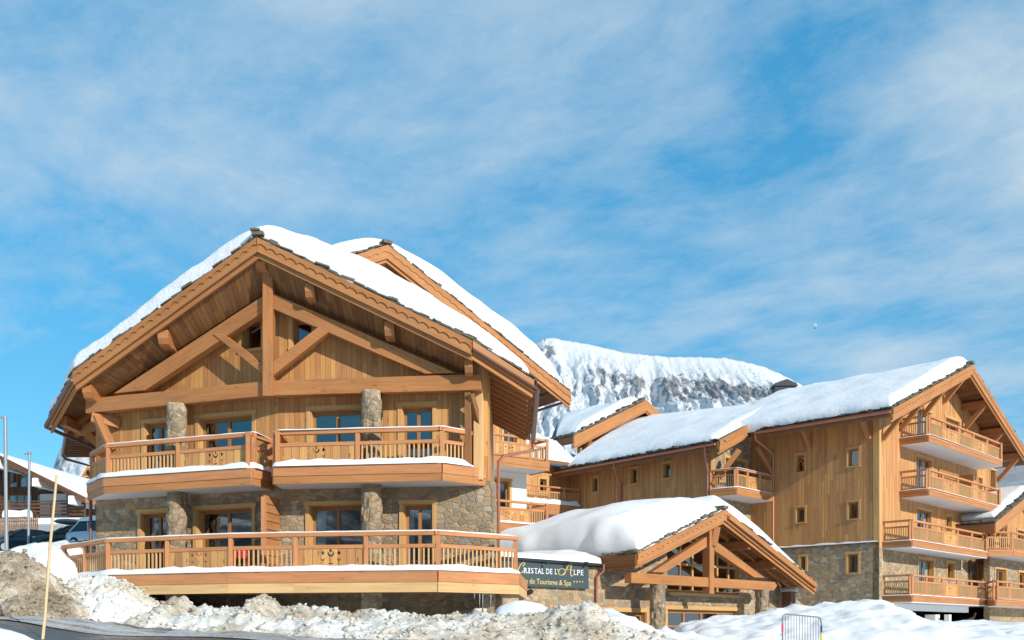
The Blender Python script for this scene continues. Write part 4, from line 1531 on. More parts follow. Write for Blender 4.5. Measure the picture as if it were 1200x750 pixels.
for px in (826, 720):
    pt0 = WLg.pt(WLg.t(px, eo + .1), E0.z if px > 800 else E0.z + (E1.z - E0.z) * .55, eo + .1)
    w_ = WLg.pt(WLg.t(px + (3 if px > 800 else 7), .08), 0, .08)
    z_ = pt0.z
    downpipe(lw, [pt0 + UP * -.2, pt0 + UP * -.5, Vector((w_.x, w_.y, z_ - 1.25)), Vector((w_.x, w_.y, z_ - 1.5)), Vector((w_.x, w_.y, z_ - 6))], .06)

# =================================================================== cross gable behind the long wing
GP = P(690, HY, 67.0)
WG = Pl(GP.x, GP.y, 1.15, 1.0)
cg = empty('rear_gable_wing', (GP.x, GP.y + 4, gz(5, 70)), 'small larch gable half buried in snow between the tall wing and the long roof', 'building')
go = .9
gr = WG.P(757, 469, go); gl = WG.P(672, 511, go)
tgr, tgl = WG.t(757, go), WG.t(672, go)
pg = (gr.z - gl.z) / (tgr - tgl)
bg_ = -WG.n
lg = Pl(gl.x, gl.y, bg_.x, bg_.y)
dl = abs(lg.t(646))
gr2 = WG.pt(tgr + 4.5, gr.z - pg * 4.5, go)
rfg = gable_roof(cg, [gl, gl + bg_ * (dl * .5), gl + bg_ * dl * 1.05], [gr, gr + bg_ * 4, gr + bg_ * 9], [gr2, gr2 + bg_ * 4, gr2 + bg_ * 9], .2, fascia_h=.75, scal=False, right=True)
slates(rfg, [(gr + UP * .03, gl + UP * .03, bg_), (gl + UP * .03, gl + bg_ * dl + UP * .03, WG.d)], depth=.8, th=.12, seed=15)
b2 = bg_ * .2
roof_snow('roof_snow', [gl + b2 + WG.d * .4, gl + bg_ * (dl * .5) + WG.d * .4, gl + bg_ * dl + WG.d * .4], [gr + b2, gr + bg_ * 4, gr + bg_ * 9], [gr2 + b2, gr2 + bg_ * 4, gr2 + bg_ * 9], (.8, 1.0, .6), rfg, slope=pg, edge=1.1, lump=.12, seed=10., ridge_eps=1.4, nb=34, na=34, freq=.4)
zg_ = lambda t: gr.z - .2 - abs(t - tgr) * pg
ta = WG.t(680)
wg1 = (WG.t(632.5), WG.t(640.5), WG.z(636, 577), WG.z(636, 561))
wall('wood_wall', WG, [(ta, gl.z - 9), (tgr + 4, gl.z - 9), (tgr + 4, zg_(tgr + 4)), (tgr, zg_(tgr)), (ta, zg_(ta))], [], M['siding_b'], cg, .3)
mb = MB(); mb.beam(WG.pt(ta + .3, gl.z - 1.0, .05), WG.pt(ta + .3, zg_(ta + .3) - .2, go - .1), .25, .3)
mb.beam(WG.pt(ta + .3, zg_(ta + .3) - .3, -.2), WG.pt(ta + .3, zg_(ta + .3) - .3, go - .1), .28, .36)
mb.build('brace', M['beam'], cg)
mb = MB(); mb.box(gl + UP * -.5 - WG.d * .05, bg_ * dl, WG.d * .05, UP * .45)
mb.build('fascia', M['beam_dark'], rfg)
# low wall left of the gable, with its balcony and a low snowy roof
WQ = Pl(P(660, HY, 63).x, 63.0, 1.478, 1.0)
tq0, tq1 = WQ.t(600), WQ.t(668)
hq = (WQ.t(632.5), WQ.t(640.5), WQ.z(636, 577), WQ.z(636, 561.5))
zq1 = WQ.z(650, 546)
wall('wood_wall', WQ, [(tq0, zq1 - 8), (tq1, zq1 - 8), (tq1, zq1), (tq0, zq1)], [hq], M['siding_b'], cg, .3)
window(WQ, cg, *hq, cols=1, curtain=None, depth=.22, trim=.16)
mb = MB(); mb.box(WQ.pt(tq0 + .2, zq1 - 7, -1.5), WQ.d * (tq1 - tq0), UP * 6.5, WQ.n * -.1); mb.build('dark_backing', M['shade_black'], cg)
lp0, lp1 = WQ.pt(tq0, zq1 + .1, 1.0), WQ.pt(tq1 + .2, zq1 + .1, 1.0)
mb = MB(); mb.prism([lp0, lp1, lp1 - WQ.n * 4 + UP * 1.7, lp0 - WQ.n * 4 + UP * 1.7], UP * -.2)
lr_ = mb.build('low_roof', M['beam_dark'], cg)
roof_snow('roof_snow', [lp0, lerp(lp0, lp1, .5), lp1 - WQ.d * .4], [lp0 - WQ.n * 2 + UP * .85, lerp(lp0, lp1, .5) - WQ.n * 2 + UP * .85, lp1 - WQ.n * 2 + UP * .85], [lp0 - WQ.n * 4 + UP * 1.7, lerp(lp0, lp1, .5) - WQ.n * 4 + UP * 1.7, lp1 - WQ.n * 4 + UP * 1.7], (.35, .7, .8), lr_, slope=0, edge=.5, lump=.5, seed=21., ridge_eps=.01, nb=24, na=16)
zqb = WQ.z(660, 592.5, 1.2)
balcony(cg, [WQ.pt(tq0, 0, 1.2), WQ.pt(WQ.t(645, 1.2), 0, 1.2), WQ.pt(WQ.t(679, 1.2), 0, 1.2)], zqb, [WQ.pt(tq0, 0, 0), WQ.pt(tq1, 0, 0)], ['bb', 'bb'], (.3, .3), .5, 1.15, snow=.3, rail_snow=False, fasc_mats=('fascia', 'fascia'))

# =================================================================== annex at the picture's right edge
WA = Pl(WF.pt(0, 0, 1.2).x, WF.pt(0, 0, 1.2).y, WF.d.x, WF.d.y)
anx = empty('annex', (WF.pt(13, 0).x, WF.pt(13, 0).y, gz(34, 60)), 'low gabled annex with a snowy roof edge joined to the right of the block', 'building')
ao = 1.0
ae = WA.P(1165.5, 613, ao); ar_t = WA.t(1165.5, ao) + 7.5
sA = (WA.z(1199, 585, ao) - ae.z) / (WA.t(1199, ao) - WA.t(1165.5, ao))
arr = WA.pt(ar_t, ae.z + sA * 7.5, ao)
are = WA.pt(ar_t + 7.5, ae.z, ao)
Ln_ = 3.2
rfa = gable_roof(anx, [ae, ae - nF * 1.2, ae - nF * Ln_], [arr, arr - nF * 1.2, arr - nF * Ln_], [are, are - nF * 1.2, are - nF * Ln_], .18, fascia_h=.6, scal=False)
slates(rfa, [(ae + UP * .03, arr + UP * .03, -nF), (ae + UP * .03, ae - nF * 2.2 + UP * .03, WF.d)], depth=.9, th=.08, seed=8)
sh = WF.d * .9 + UP * (.9 * sA)
roof_snow('roof_snow', [ae - nF * .3 + sh, ae - nF * 1.2 + sh, ae - nF * 3 + sh], [arr - nF * .3, arr - nF * 1.2, arr - nF * 3], [are - nF * .3, are - nF * 1.2, are - nF * 3], (.35, .5, .5), rfa, slope=sA, edge=.5, lump=.1, seed=31., nb=30, na=30)
mb = MB(); mb.box(ae + UP * -.5 - WF.d * .05, -nF * 2.3, WF.d * .05, UP * .46); mb.build('fascia', M['beam_dark'], rfa)
tA0 = WA.t(1166)
zA1 = WA.z(1160, 640, 1.3); zA0 = Z1
za_ = lambda t: arr.z - .18 - abs(t - ar_t) * sA
aw = [(WA.t(1172), WA.t(1180), zA1 + .02, WA.z(1176, 606)), (WA.t(1192), WA.t(1200), WA.z(1196, 645), WA.z(1196, 622))]
al = [(WA.t(1166.5), WA.t(1179), Z1 + .02, WA.z(1172, 667)), (WA.t(1194), WA.t(1202), WA.z(1198, 690), WA.z(1198, 671))]
tA1 = ar_t + 7
wall('wood_wall', WA, [(tA0, zA1 - .3), (tA1, zA1 - .3), (tA1, za_(tA1)), (ar_t, za_(ar_t)), (tA0, za_(tA0))], aw, M['siding_b'], anx, .3)
wall('stone_wall', WA, [(tA0 - .9, zb0 - 5), (tA1, zb0 - 5), (tA1, zA1 - .304), (tA0 - .9, zA1 - .304)], al + [(WA.t(1180), WA.t(1215), zb0 - 5 + .5, zb0 - .9)], M['stone_far'], anx, .35)
for h in aw: window(WA, anx, *h, cols=2 if h is aw[0] else 1, name='glazed_door' if h is aw[0] else 'window', curtain='left' if h is aw[0] else None, sill=h is not aw[0], trim=.14)
for h in al: window(WA, anx, *h, cols=2 if h is al[0] else 1, name='glazed_door' if h is al[0] else 'window', curtain='left' if h is al[0] else None, sill=h is not al[0], trim=.14)
mb = MB(); mb.box(WA.pt(tA0 - .5, zb0 - 5, -1.8), WF.d * 14, UP * 10, nF * -.1); mb.build('dark_backing', M['shade_black'], anx)
balcony(anx, [WA.pt(WA.t(1157.5, .3), 0, .3), WA.pt(WA.t(1187, 1.3), 0, 1.3), WA.pt(WA.t(1235, 1.3), 0, 1.3), WA.pt(WA.t(1235, 1.3), 0, 0)], zA1, [WA.pt(tA0 - .6, 0, 0), WA.pt(WA.t(1235, 1.3), 0, 0)], ['b', 'bcb', 'b'], (.1, .26), .36, 1.12, snow=.0, fasc_mats=('rail', 'fascia'))
balcony(anx, [WF.pt(WF.t(1155.5, bo), 0, bo + .03), WA.pt(WA.t(1166.8, 1.3), 0, 1.3), WA.pt(WA.t(1235, 1.3), 0, 1.3), WA.pt(WA.t(1235, 1.3), 0, 0)], Z1, [WA.pt(tA0 - .8, 0, 0), WA.pt(WA.t(1235, 1.3), 0, 0)], ['b', 'bbcb', 'b'], (.1, .26), .36, 1.12, snow=.03, fasc_mats=('rail', 'fascia'))
mb = MB(); mb.beam(WA.pt(tA0 + .25, zA1 + 1.0, .05), WA.pt(tA0 + .25, za_(tA0 + .25) - .1, ao - .1), .2, .24)
mb.build('brace', M['beam'], anx)
# =================================================================== entrance hall with the glazed porch
HO = P(830, HY, 40.0)
WH = Pl(HO.x - 1.15 * .692, 40 + 1.15 * .722, 1.0435, 1.0)
nH = WH.n
hall = empty('entrance_hall', (WH.o.x, WH.o.y + 4, gz(9, 44)), 'low stone entrance hall with a timber porch gable under a huge pillow of snow', 'building')
hof = 1.75
hr = WH.P(848, 598, hof); hl = WH.P(745.5, 656, hof); he = WH.P(955, 676, hof)
thr, thl, the_ = WH.t(848, hof), WH.t(745.5, hof), WH.t(955, hof)
p1_ = (hr.z - hl.z) / (thr - thl); p2_ = (hr.z - he.z) / (the_ - thr)
ph = (p1_ + p2_) / 2
hl.z = hr.z - ph * (thr - thl); he.z = hr.z - ph * (the_ - thr)
hb = -nH
lh = Pl(hl.x, hl.y, hb.x, hb.y)
dh = abs(lh.t(707))
HL = 8.2
Lh = [hl, hl + hb * 2, hl + hb * HL]
Mh = [hr, hr + hb * 2, hr + hb * HL]
Rh = [he, he + hb * 2, he + hb * HL]
rfh = gable_roof(hall, Lh, Mh, Rh, .16, fascia_h=.42, period=.32)
slates(rfh, [(hr + UP * .03, hl + UP * .03, hb), (hr + UP * .03, he + UP * .03, hb), (hl + UP * .03, hl + hb * dh + UP * .03, WH.d)], depth=.5, th=.06, seed=22)
mb = MB(); mb.beam(hr + UP * .12 - hb * .12, hr + UP * .12 + hb * .4, .34, .12)
mb.build('ridge_slate', M['slate'], rfh)
mb = MB(); mb.box(hl + UP * -.40 - WH.d * .05, hb * dh, WH.d * .05, UP * .36)
mb.build('fascia', M['beam_dark'], rfh)
b2 = hb * .02


def hall_fn(p, x, half, de, df, z):
    if half == 0:
        # the wind-packed left side: a deep drift with a hollow below the ridge
        return z * (0.55 + 0.45 * min(1, df / 1.6)) + .18 * math.exp(-((df - 3.2) / 1.2) ** 2) * min(1, de / .8)
    return z * (.35 + .65 * (1 - x) ** .8)
roof_snow('roof_snow', [Lh[0] + b2 + WH.d * .12, Lh[1] + WH.d * .05, Lh[2]], [Mh[0] + b2, Mh[1], Mh[2]], [Rh[0] + b2 - WH.d * .15, Rh[1] - WH.d * .1, Rh[2]], (1.35, 1.2, 1.1), rfh, slope=ph, front_edge=.5, eave_edge=(.7, 1.3), edge=1.05, lump=.10, seed=14., ridge_eps=1.6, nb=64, na=60, freq=.35, fn=hall_fn, mat='snow', over=.16)
# walls: big glazed gable between two columns
zfl = EYE - 1.15
c1t, c2t = WH.t(770.5, 1.15), WH.t(893, 1.15)
gA, gB = WH.t(781), WH.t(866)
zgl0, zgl1 = WH.z(820, 706), WH.z(820, 711)
zsl0, zsl1 = WH.z(820, 694), WH.z(820, 712)
zh = lambda t: hr.z - .16 - abs(t - thr) * ph
tw0, tw1 = WH.t(540), WH.t(958)
zeave = hl.z - .1
tgm = thr
# lower glazing hole, upper gable glazing hole
g_lo = (gA + .05, gB - .05, zfl, WH.z(823, 715))
up_z0 = WH.z(823, 695)
up_poly = [(gA + .05, up_z0), (gB - .05, up_z0), (gB - .05, min(zh(gB) - .45, up_z0 + 9)), (thr - .1, zh(thr) - .5), (gA + .05, zh(gA + .05) - .45)]
mb = MB()
d1 = (WH.t(704), WH.t(757), zfl, WH.z(730, 717))
d0 = (WH.t(652), WH.t(670), zfl, WH.z(660, 716))
outer = [(tw0, zfl - .8), (tw1, zfl - .8), (tw1, zh(tw1)), (thr, zh(thr)), (thl + .6, zh(thl + .6)), (thl + .6, zeave), (tw0, zeave)]
zfr = WH.z(690, 660, .3)
outer = [(tw0, zfl - .8), (tw1, zfl - .8), (tw1, zh(tw1)), (thr, zh(thr)), (thl + .8, zh(thl + .8)), (WH.t(708), zfr - .1), (tw0, zfr - .1)]
rect = lambda h: [(h[0], h[2]), (h[1], h[2]), (h[1], h[3]), (h[0], h[3])]
plate(mb, WH, [outer, rect(g_lo), up_poly, rect(d1), rect(d0)], 0, .35)
mb.build('stone_wall', M['stone_far'], hall)
window(WH, hall, *d1, cols=3, name='glazed_door', curtain=None, sill=False, trim=.16, depth=.25, sash=.10)
window(WH, hall, *d0, cols=2, name='glazed_door', curtain=None, sill=False, trim=.16, depth=.25)
window(WH, hall, *g_lo, cols=4, rows=3, name='glazing', curtain=None, sill=False, trim=.16, depth=.2, sash=.09)
# gable glazing
mb = MB()
def ring(poly, off, w, th):
    for i in range(len(poly)):
        a, b = poly[i], poly[(i + 1) % len(poly)]
        mb.beam(WH.pt(*a, off), WH.pt(*b, off), th, w, up=nH.cross(WH.pt(*b, off) - WH.pt(*a, off)))
ring(up_poly, -.12, .18, .10)
gz_ = mb.build('glazing', M['trim'], hall)
mb = MB()
for px in (800, 814, 843, 856):
    t_ = WH.t(px)
    zt_ = zh(t_) - .5
    mb.box(WH.pt(t_ - .05, up_z0, -.16), WH.d * .10, UP * (zt_ - up_z0), nH * .07)
for py in (685, 662):
    z_ = WH.z(815, py)
    ta_ = max(gA + .05, thr - (zh(thr) - .5 - z_) / ph)
    mb.box(WH.pt(ta_, z_ - .05, -.158), WH.d * (gB - .05 - ta_), UP * .10, nH * .066)
mb.build('frame', M['trim'], gz_)
mb = MB(); mb.face([WH.pt(*q, -.14) for q in up_poly]); mb.build('pane', M['glass'], gz_)
mb = MB(); mb.box(WH.pt(gA + .1, up_z0 - .14, .003), WH.d * (gB - gA - .2), UP * .12, nH * .10); mb.build('sill', M['fascia_pale'], hall)
mb = MB(); mb.box(WH.pt(tw0 + 2, zfl, -3.0), WH.d * (tw1 - tw0 - 2.5), UP * 3.9, nH * -.1); mb.build('dark_backing', M['shade_black'], hall)
mb = MB(); mb.box(WH.pt(tw1 - .01, zfl - .8, -.351), hb * 10, UP * (zh(tw1) - zfl + .78), WH.d * -.3); mb.build('side_wall', M['stone_far'], hall)
# columns and truss
for t_ in (c1t, c2t):
    column(hall, WH.pt(t_, 0, 1.15), zfl - .6, WH.z(770, 684, 1.3) if t_ == c1t else WH.z(893, 690, 1.3), .30)
bo_ = 1.35
def hpr(pts, off, th, name, mat='beam', grain=None):
    return pxprism(WH, pts, off, th, name, mat, hall, grain)
hpr([(740, 683), (907, 692), (911, 686), (908, 682), (740, 670.8)], bo_, .34, 'tie_beam')
hpr([(764, 670.5), (828.5, 629), (828.5, 641), (779, 671)], bo_ - .03, .24, 'principal_rafter')
hpr([(838, 633), (897, 677.5), (884, 676.5), (837.5, 645)], bo_ - .03, .24, 'principal_rafter')
tk_ = WH.t(833, bo_)
zk0 = WH.z(833, 696, bo_)
mb = MB(); mb.box(WH.pt(tk_ - .16, zk0, bo_ - .30), WH.d * .32, UP * (zh(tk_) - .25 - zk0), nH * .36, grain=UP * 9); mb.build('king_post', M['beam'], hall, bevel=.01)
mb = MB(); mb.beam(WH.pt(tk_ + .1, WH.z(836, 640, bo_), bo_ + .05), WH.pt(thr - .1, zh(thr) - .5, hof - .25), .20, .26); mb.build('brace', M['beam'], hall)
for tt in (thr, thr - 2.1, thr + 2.2, thr + 4.2, thl + .45):
    zt = zh(tt) - .06 - (.05 if tt != thr else 0)
    mb = MB(); mb.beam(WH.pt(tt, zt - .18, hof - .18), WH.pt(tt, zt - .18, -.1), .26, .34); mb.build('purlin', M['beam'], hall)
for tt in (thr + .9, thr + 1.5, thr + 2.9, thr + 3.5, thr + 4.8):
    pass
for off in (.6, 1.2, 1.9):
    mb = MB(); a_, b_ = WH.pt(thr + .15, zh(thr + .15) - .07, off), WH.pt(the_ - .15, zh(the_ - .15) - .07, off)
    mb.beam(a_, b_, .09, .13); mb.build('rafter', M['beam'], hall)
downpipe(hall, [hl + hb * (dh - .1) + UP * -.30 - WH.d * .1, hl + hb * (dh - .1) + UP * -.55 - WH.d * .1, WH.pt(WH.t(697), WH.z(697, 676, .1), .1), WH.pt(WH.t(697), WH.z(697, 690, .1), .1), WH.pt(WH.t(697), zfl, .1)], .05)
downpipe(hall, [WH.pt(WH.t(911, .8), WH.z(911, 682, .8), .8), WH.pt(WH.t(917, .12), WH.z(917, 690, .12), .12), WH.pt(WH.t(918, .12), zfl, .12)], .05)
# flat roof over the sign block with its drift
pA, pB = WH.pt(WH.t(545), zfr, .3), WH.pt(WH.t(707.5, .3), zfr, .3)
mb = MB(); mb.prism([pA, pB, pB + hb * 8, pA + hb * 8], UP * -.07)
fr_ = mb.build('flat_roof', M['dark_metal'], hall)
h_ = lambda s: [pA.lerp(pB, s), pA.lerp(pB, s) + hb * 3, pA.lerp(pB, s) + hb * 7.5]
def drift_fn(p, x, half, de, df, z):
    s = (p - pA).dot(WH.d) / (pB - pA).length
    return z * (.85 + 1.6 * max(0, s) ** 9 * min(1, df * .6) + df * .03)
roof_snow('snow_drift', h_(-.02), h_(.5), h_(.985), (.24, .24, .34), fr_, slope=0, edge=.30, front_edge=.10, eave_edge=(.3, .25), lump=.3, seed=4., ridge_eps=.01, nb=30, na=24, fn=drift_fn, mat='snow', over=.02)
# small snow-capped lantern box against the right-hand wall
lp = WH.P(925, 697, .5)
mb = MB()
mb.box(lp - WH.d * .25 - nH * .2 - UP * .9, WH.d * .5, nH * .4, UP * 1.05)
lb = mb.build('vent_box', M['old_wood'], None)
tag(lb, 'small brown wooden box capped with snow beside the porch downpipe', 'box')
mb = MB()
q = [lp - WH.d * .45 - nH * .38 + UP * .15, lp + WH.d * .45 - nH * .38 + UP * .15, lp + WH.d * .45 + nH * .38 + UP * .15, lp - WH.d * .45 + nH * .38 + UP * .15]
ap = lp + UP * .52
rows = []
for k in range(7):
    s = k / 6
    rr_ = math.cos(s * math.pi / 2)
    rows.append([lp + UP * (.15 + .36 * s ** 1.2) + (WH.d * math.cos(a) * .46 + nH * math.sin(a) * .40) * rr_ for a in [2 * math.pi * i / 16 for i in range(17)]])
mb.grid(rows)
mb.face(rows[0][:-1][::-1])
mb.build('snow_cap', M['snow'], lb, smooth=True)

# =================================================================== the name board
sg0, sg1 = WH.t(572, .18), WH.t(690, .18)
sign = None
zt0_, zt1_ = WH.z(648, 657.5, .18), WH.z(648, 688.3, .18)
mb = MB(); mb.box(WH.pt(sg0, zt1_, .10), WH.d * (sg1 - sg0), UP * (zt0_ - zt1_), nH * .08)
sign = mb.build('name_board', M['sign'], None, bevel=.01)
tag(sign, 'dark slate-blue hotel name board with white and gold lettering on the stone wall', 'sign')
for px in (634, 660, 682):
    b_ = WH.P(px, 659, .19)
    mb = MB(); mb.box(b_ + UP * -.02, WH.d * .05, UP * .03, nH * .25)
    mb.box(b_ + UP * -.08 + nH * .2, WH.d * .10, UP * .07, nH * .08)
    mb.build('spotlight', M['dark_metal'], sign)


def glyph_polys(body, bold=0.0):
    cu = bpy.data.curves.new('lettering', 'FONT')
    cu.body = body
    cu.offset = bold
    cu.resolution_u = 4
    ob = bpy.data.objects.new('lettering', cu)
    COL.objects.link(ob)
    bpy.context.view_layer.update()
    me = bpy.data.meshes.new_from_object(ob.evaluated_get(bpy.context.evaluated_depsgraph_get()))
    vs = [v.co.copy() for v in me.vertices]
    fs = [tuple(p.vertices) for p in me.polygons]
    bpy.data.objects.remove(ob); bpy.data.curves.remove(cu); bpy.data.meshes.remove(me)
    return vs, fs


def put_text(mb, body, px0, px1, py0, py1, bold=.0, full=None, off=.184, serif=None, slant=0.0):
    """flat lettering fitted to pixel columns px0..px1 and rows py0..py1 of the board"""
    vs, fs = glyph_polys(body, bold)
    x0, x1 = min(v.x for v in vs), max(v.x for v in vs)
    y0, y1 = min(v.y for v in vs), max(v.y for v in vs)
    ta, tb = WH.t(px0, off), WH.t(px1, off)
    za, zb_ = WH.z((px0 + px1) / 2, py1, off), WH.z((px0 + px1) / 2, py0, off)
    f = lambda v: WH.pt(ta + (tb - ta) * (v.x - x0) / (x1 - x0) + slant * (v.y - y0), za + (zb_ - za) * (v.y - y0) / (y1 - y0), off)
    for q in fs:
        mb.face([f(vs[i]) for i in q])
    if serif:
        for a, b, at in serif:
            zz = za if at == 0 else zb_ - (zb_ - za) * .09
            mb.box(WH.pt(ta + (tb - ta) * a, zz, off - .001), WH.d * ((tb - ta) * (b - a)), UP * ((zb_ - za) * .09), nH * .003)

mbw = MB()
ser = {'R': [(-.12, .42, 0), (.70, 1.12, 0), (-.12, .3, 1)], 'I': [(-.8, 1.8, 0), (-.8, 1.8, 1)], 'T': [(.22, .78, 0)], 'A': [(-.1, .28, 0), (.72, 1.1, 0)],
       'L': [(-.15, .4, 0), (-.15, .45, 1)], 'D': [(-.15, .3, 0), (-.15, .3, 1)], 'E': [(-.15, .3, 0), (-.15, .3, 1)], 'P': [(-.15, .45, 0), (-.15, .3, 1)], 'S': [], "'": []}
lay = [('R', 614.0, 618.0), ('I', 619.5, 620.6), ('S', 622.3, 625.2), ('T', 626.3, 629.8), ('A', 630.2, 634.2), ('L', 635.0, 637.6),
       ('D', 640.3, 643.8), ('E', 644.9, 647.3), ('L', 650.4, 652.6), ("'", 653.3, 654.0), ('L', 672.6, 675.2), ('P', 676.4, 679.6), ('E', 680.8, 683.6)]
slope_ = lambda px: (px - 648) * .052
for c_, a, b in lay:
    yb = 672.8 + slope_((a + b) / 2) * .75
    put_text(mbw, c_, a, b, yb - 6.1 if c_ != "'" else yb - 6.3, yb if c_ != "'" else yb - 4.2, bold=.0, serif=ser[c_])
mbw.build('white_lettering', M['letter'], sign)
mbg = MB()


def swash(pts, w=.028):
    pp = []
    # Catmull-Rom through the pixels
    q = [pts[0]] + pts + [pts[-1]]
    for i in range(1, len(q) - 2):
        for s in range(8):
            u = s / 8
            p0, p1, p2, p3 = q[i - 1], q[i], q[i + 1], q[i + 2]
            pp.append(tuple(.5 * (2 * p1[k] + (p2[k] - p0[k]) * u + (2 * p0[k] - 5 * p1[k] + 4 * p2[k] - p3[k]) * u * u + (3 * p1[k] - p0[k] - 3 * p2[k] + p3[k]) * u ** 3) for k in (0, 1)))
    pp.append(pts[-1])
    P3 = [WH.P(x, y, .186) for x, y in pp]
    for i in range(len(P3) - 1):
        a, b = P3[i], P3[i + 1]
        d = (b - a)
        if d.length < 1e-5: continue
        s = d.normalized().cross(nH)
        # pen broad on down strokes
        k = w * (.45 + 1.1 * abs(d.normalized().z))
        mbg.face([a - s * k / 2, b - s * k / 2, b + s * k / 2, a + s * k / 2])
swash([(612.5, 663.5), (614.8, 660.8), (614.0, 658.9), (610.5, 661.5), (607.8, 666.5), (607.8, 671.0), (611.0, 671.2), (613.5, 668.8)])
swash([(669.8, 658.8), (666, 663), (661.5, 671.5), (657.5, 674.0), (654.6, 671.8), (656.0, 667.2), (660.5, 666.6), (662.8, 670.0), (660.5, 673.6), (657.6, 673.4)])
swash([(669.8, 658.8), (669.2, 665.0), (668.6, 672.0), (669.8, 675.2), (671.6, 674.2)], .034)
swash([(661.5, 668.8), (665, 667.4), (669.0, 667.6), (671.4, 668.8)], .022)
put_text(mbg, 'Résidence de Tourisme & Spa', 591.5, 669.2, 678.2, 686.4, bold=.004)
for k in range(4):
    x = 672.8 + 3.3 * k
    c = WH.P(x, 681.6 + .05 * k, .186)
    pts = []
    for j in range(10):
        r_ = .048 if j % 2 == 0 else .020
        a = math.pi / 2 + j * math.pi / 5
        pts.append(c + WH.d * (math.cos(a) * r_) + UP * (math.sin(a) * r_))
    for j in range(10):
        mbg.face([c, pts[j], pts[(j + 1) % 10]])
mbg.build('gold_lettering', M['gold'], sign)
mb = MB(); mb.tube([WH.P(622, 693, .02), WH.P(622, 693, .3)], .07, 8); mb.tube([WH.P(622, 693.3, .3), WH.P(620, 694.2, .5)], .10, 8)
wl_ = mb.build('wall_lamp', M['dark_metal'], None); tag(wl_, 'small dark floodlight on the stone wall below the name board', 'lamp')
# =================================================================== neighbours on the left
# modern chalet with white purlin ends
LC0 = P(90, HY, 76.0)
LA = Pl(LC0.x, LC0.y, 1.0, -.10)
lch = empty('brown_chalet', (LC0.x - 6, LC0.y + 5, gz(-36, 75)), 'dark brown chalet with white beam ends and a wide snowy gable behind the parked cars', 'building')
lof = 2.6
e_ = LA.P(100, 583, lof); r_ = LA.P(-6, 531, lof)
tr2, te2 = LA.t(-6, lof), LA.t(100, lof)
pl_ = (r_.z - e_.z) / (te2 - tr2)
e2 = LA.pt(2 * tr2 - te2, e_.z, lof)
bb = -LA.n
rfL = gable_roof(lch, [e2, e2 + bb * 5, e2 + bb * 14], [r_, r_ + bb * 5, r_ + bb * 14], [e_, e_ + bb * 5, e_ + bb * 14], .35, left=False, right=False, soffit='old_wood')
mb = MB()
for A_, B_ in ((r_, e_), (r_, e2)):
    mb.prism([A_, B_, B_ - UP * .42, A_ - UP * .42], LA.n * .10)
mb.build('fascia', M['old_wood'], rfL)
b2 = bb * .1
roof_snow('roof_snow', [e2 + b2, e2 + bb * 5, e2 + bb * 14], [r_ + b2, r_ + bb * 5, r_ + bb * 14], [e_ + b2, e_ + bb * 5, e_ + bb * 14], (.5, .55, .4), rfL, slope=pl_, edge=.45, lump=.2, seed=17., ridge_eps=1.2, nb=26, na=44, over=.15)
zL = lambda t: r_.z - .35 - abs(t - tr2) * pl_
tl0, tl1 = tr2 - 5.5, LA.t(78)
zfl2 = LA.z(50, 607, 1.3); zfl1 = zfl2 - 2.9
def lw_(a, b, y0, y1): return (LA.t(a), LA.t(b), LA.z((a + b) / 2, y1), LA.z((a + b) / 2, y0))
lwins = [lw_(9, 20, 549, 571), lw_(22, 37, 549, 571), lw_(42, 58, 564, 574), lw_(9, 37, 579, 606), lw_(42, 47, 579, 606)]
wall('timber_wall', LA, [(tl0, zfl2 - .2), (tl1, zfl2 - .2), (tl1, zL(tl1)), (tr2, zL(tr2)), (tl0, zL(tl0))], lwins, M['old_wood'], lch, .3)
mb = MB(); mb.box(LA.pt(LA.t(47.5), zfl2, .004), LA.d * (tl1 - LA.t(47.5)), UP * (LA.z(60, 579) - zfl2), LA.n * .06); mb.build('white_panel', M['white'], lch)
for i, h in enumerate(lwins):
    window(LA, lch, *h, cols=3 if i == 3 else 1, curtain='wide' if i in (0, 1) else ('both' if i == 3 else None), sill=False, depth=.12, trim_mat='old_wood', trim=.08)
wall('base_wall', LA, [(tl0, zfl1 - 2), (tl1 + 1.6, zfl1 - 2), (tl1 + 1.6, zfl2 - .5), (tl0, zfl2 - .5)], [(LA.t(5), LA.t(66), zfl1 + .6, zfl1 + 2.0)], M['white'], lch, .3, off=.2)
mb = MB(); mb.box(LA.pt(tl0 + .2, zfl1 - 1, -2.5), LA.d * (tl1 - tl0 - .4), UP * 5.5, LA.n * -.1); mb.build('dark_backing', M['shade_black'], lch)
mb = MB(); mb.box(LA.pt(tl1 - .02, zfl1 - 2, -.3), bb * 11, UP * (zL(tl1) - zfl1 + 2), LA.d * -.3); mb.build('side_wall', M['old_wood'], lch)
for px in (46, 88, 2):
    t_ = LA.t(px, lof - .3)
    zt_ = zL(t_) + .35 - .42
    mb = MB(); mb.beam(LA.pt(t_, zt_ - .25, lof + .35), LA.pt(t_, zt_ - .25, -.2), .36, .62); mb.build('purlin', M['white'], lch)
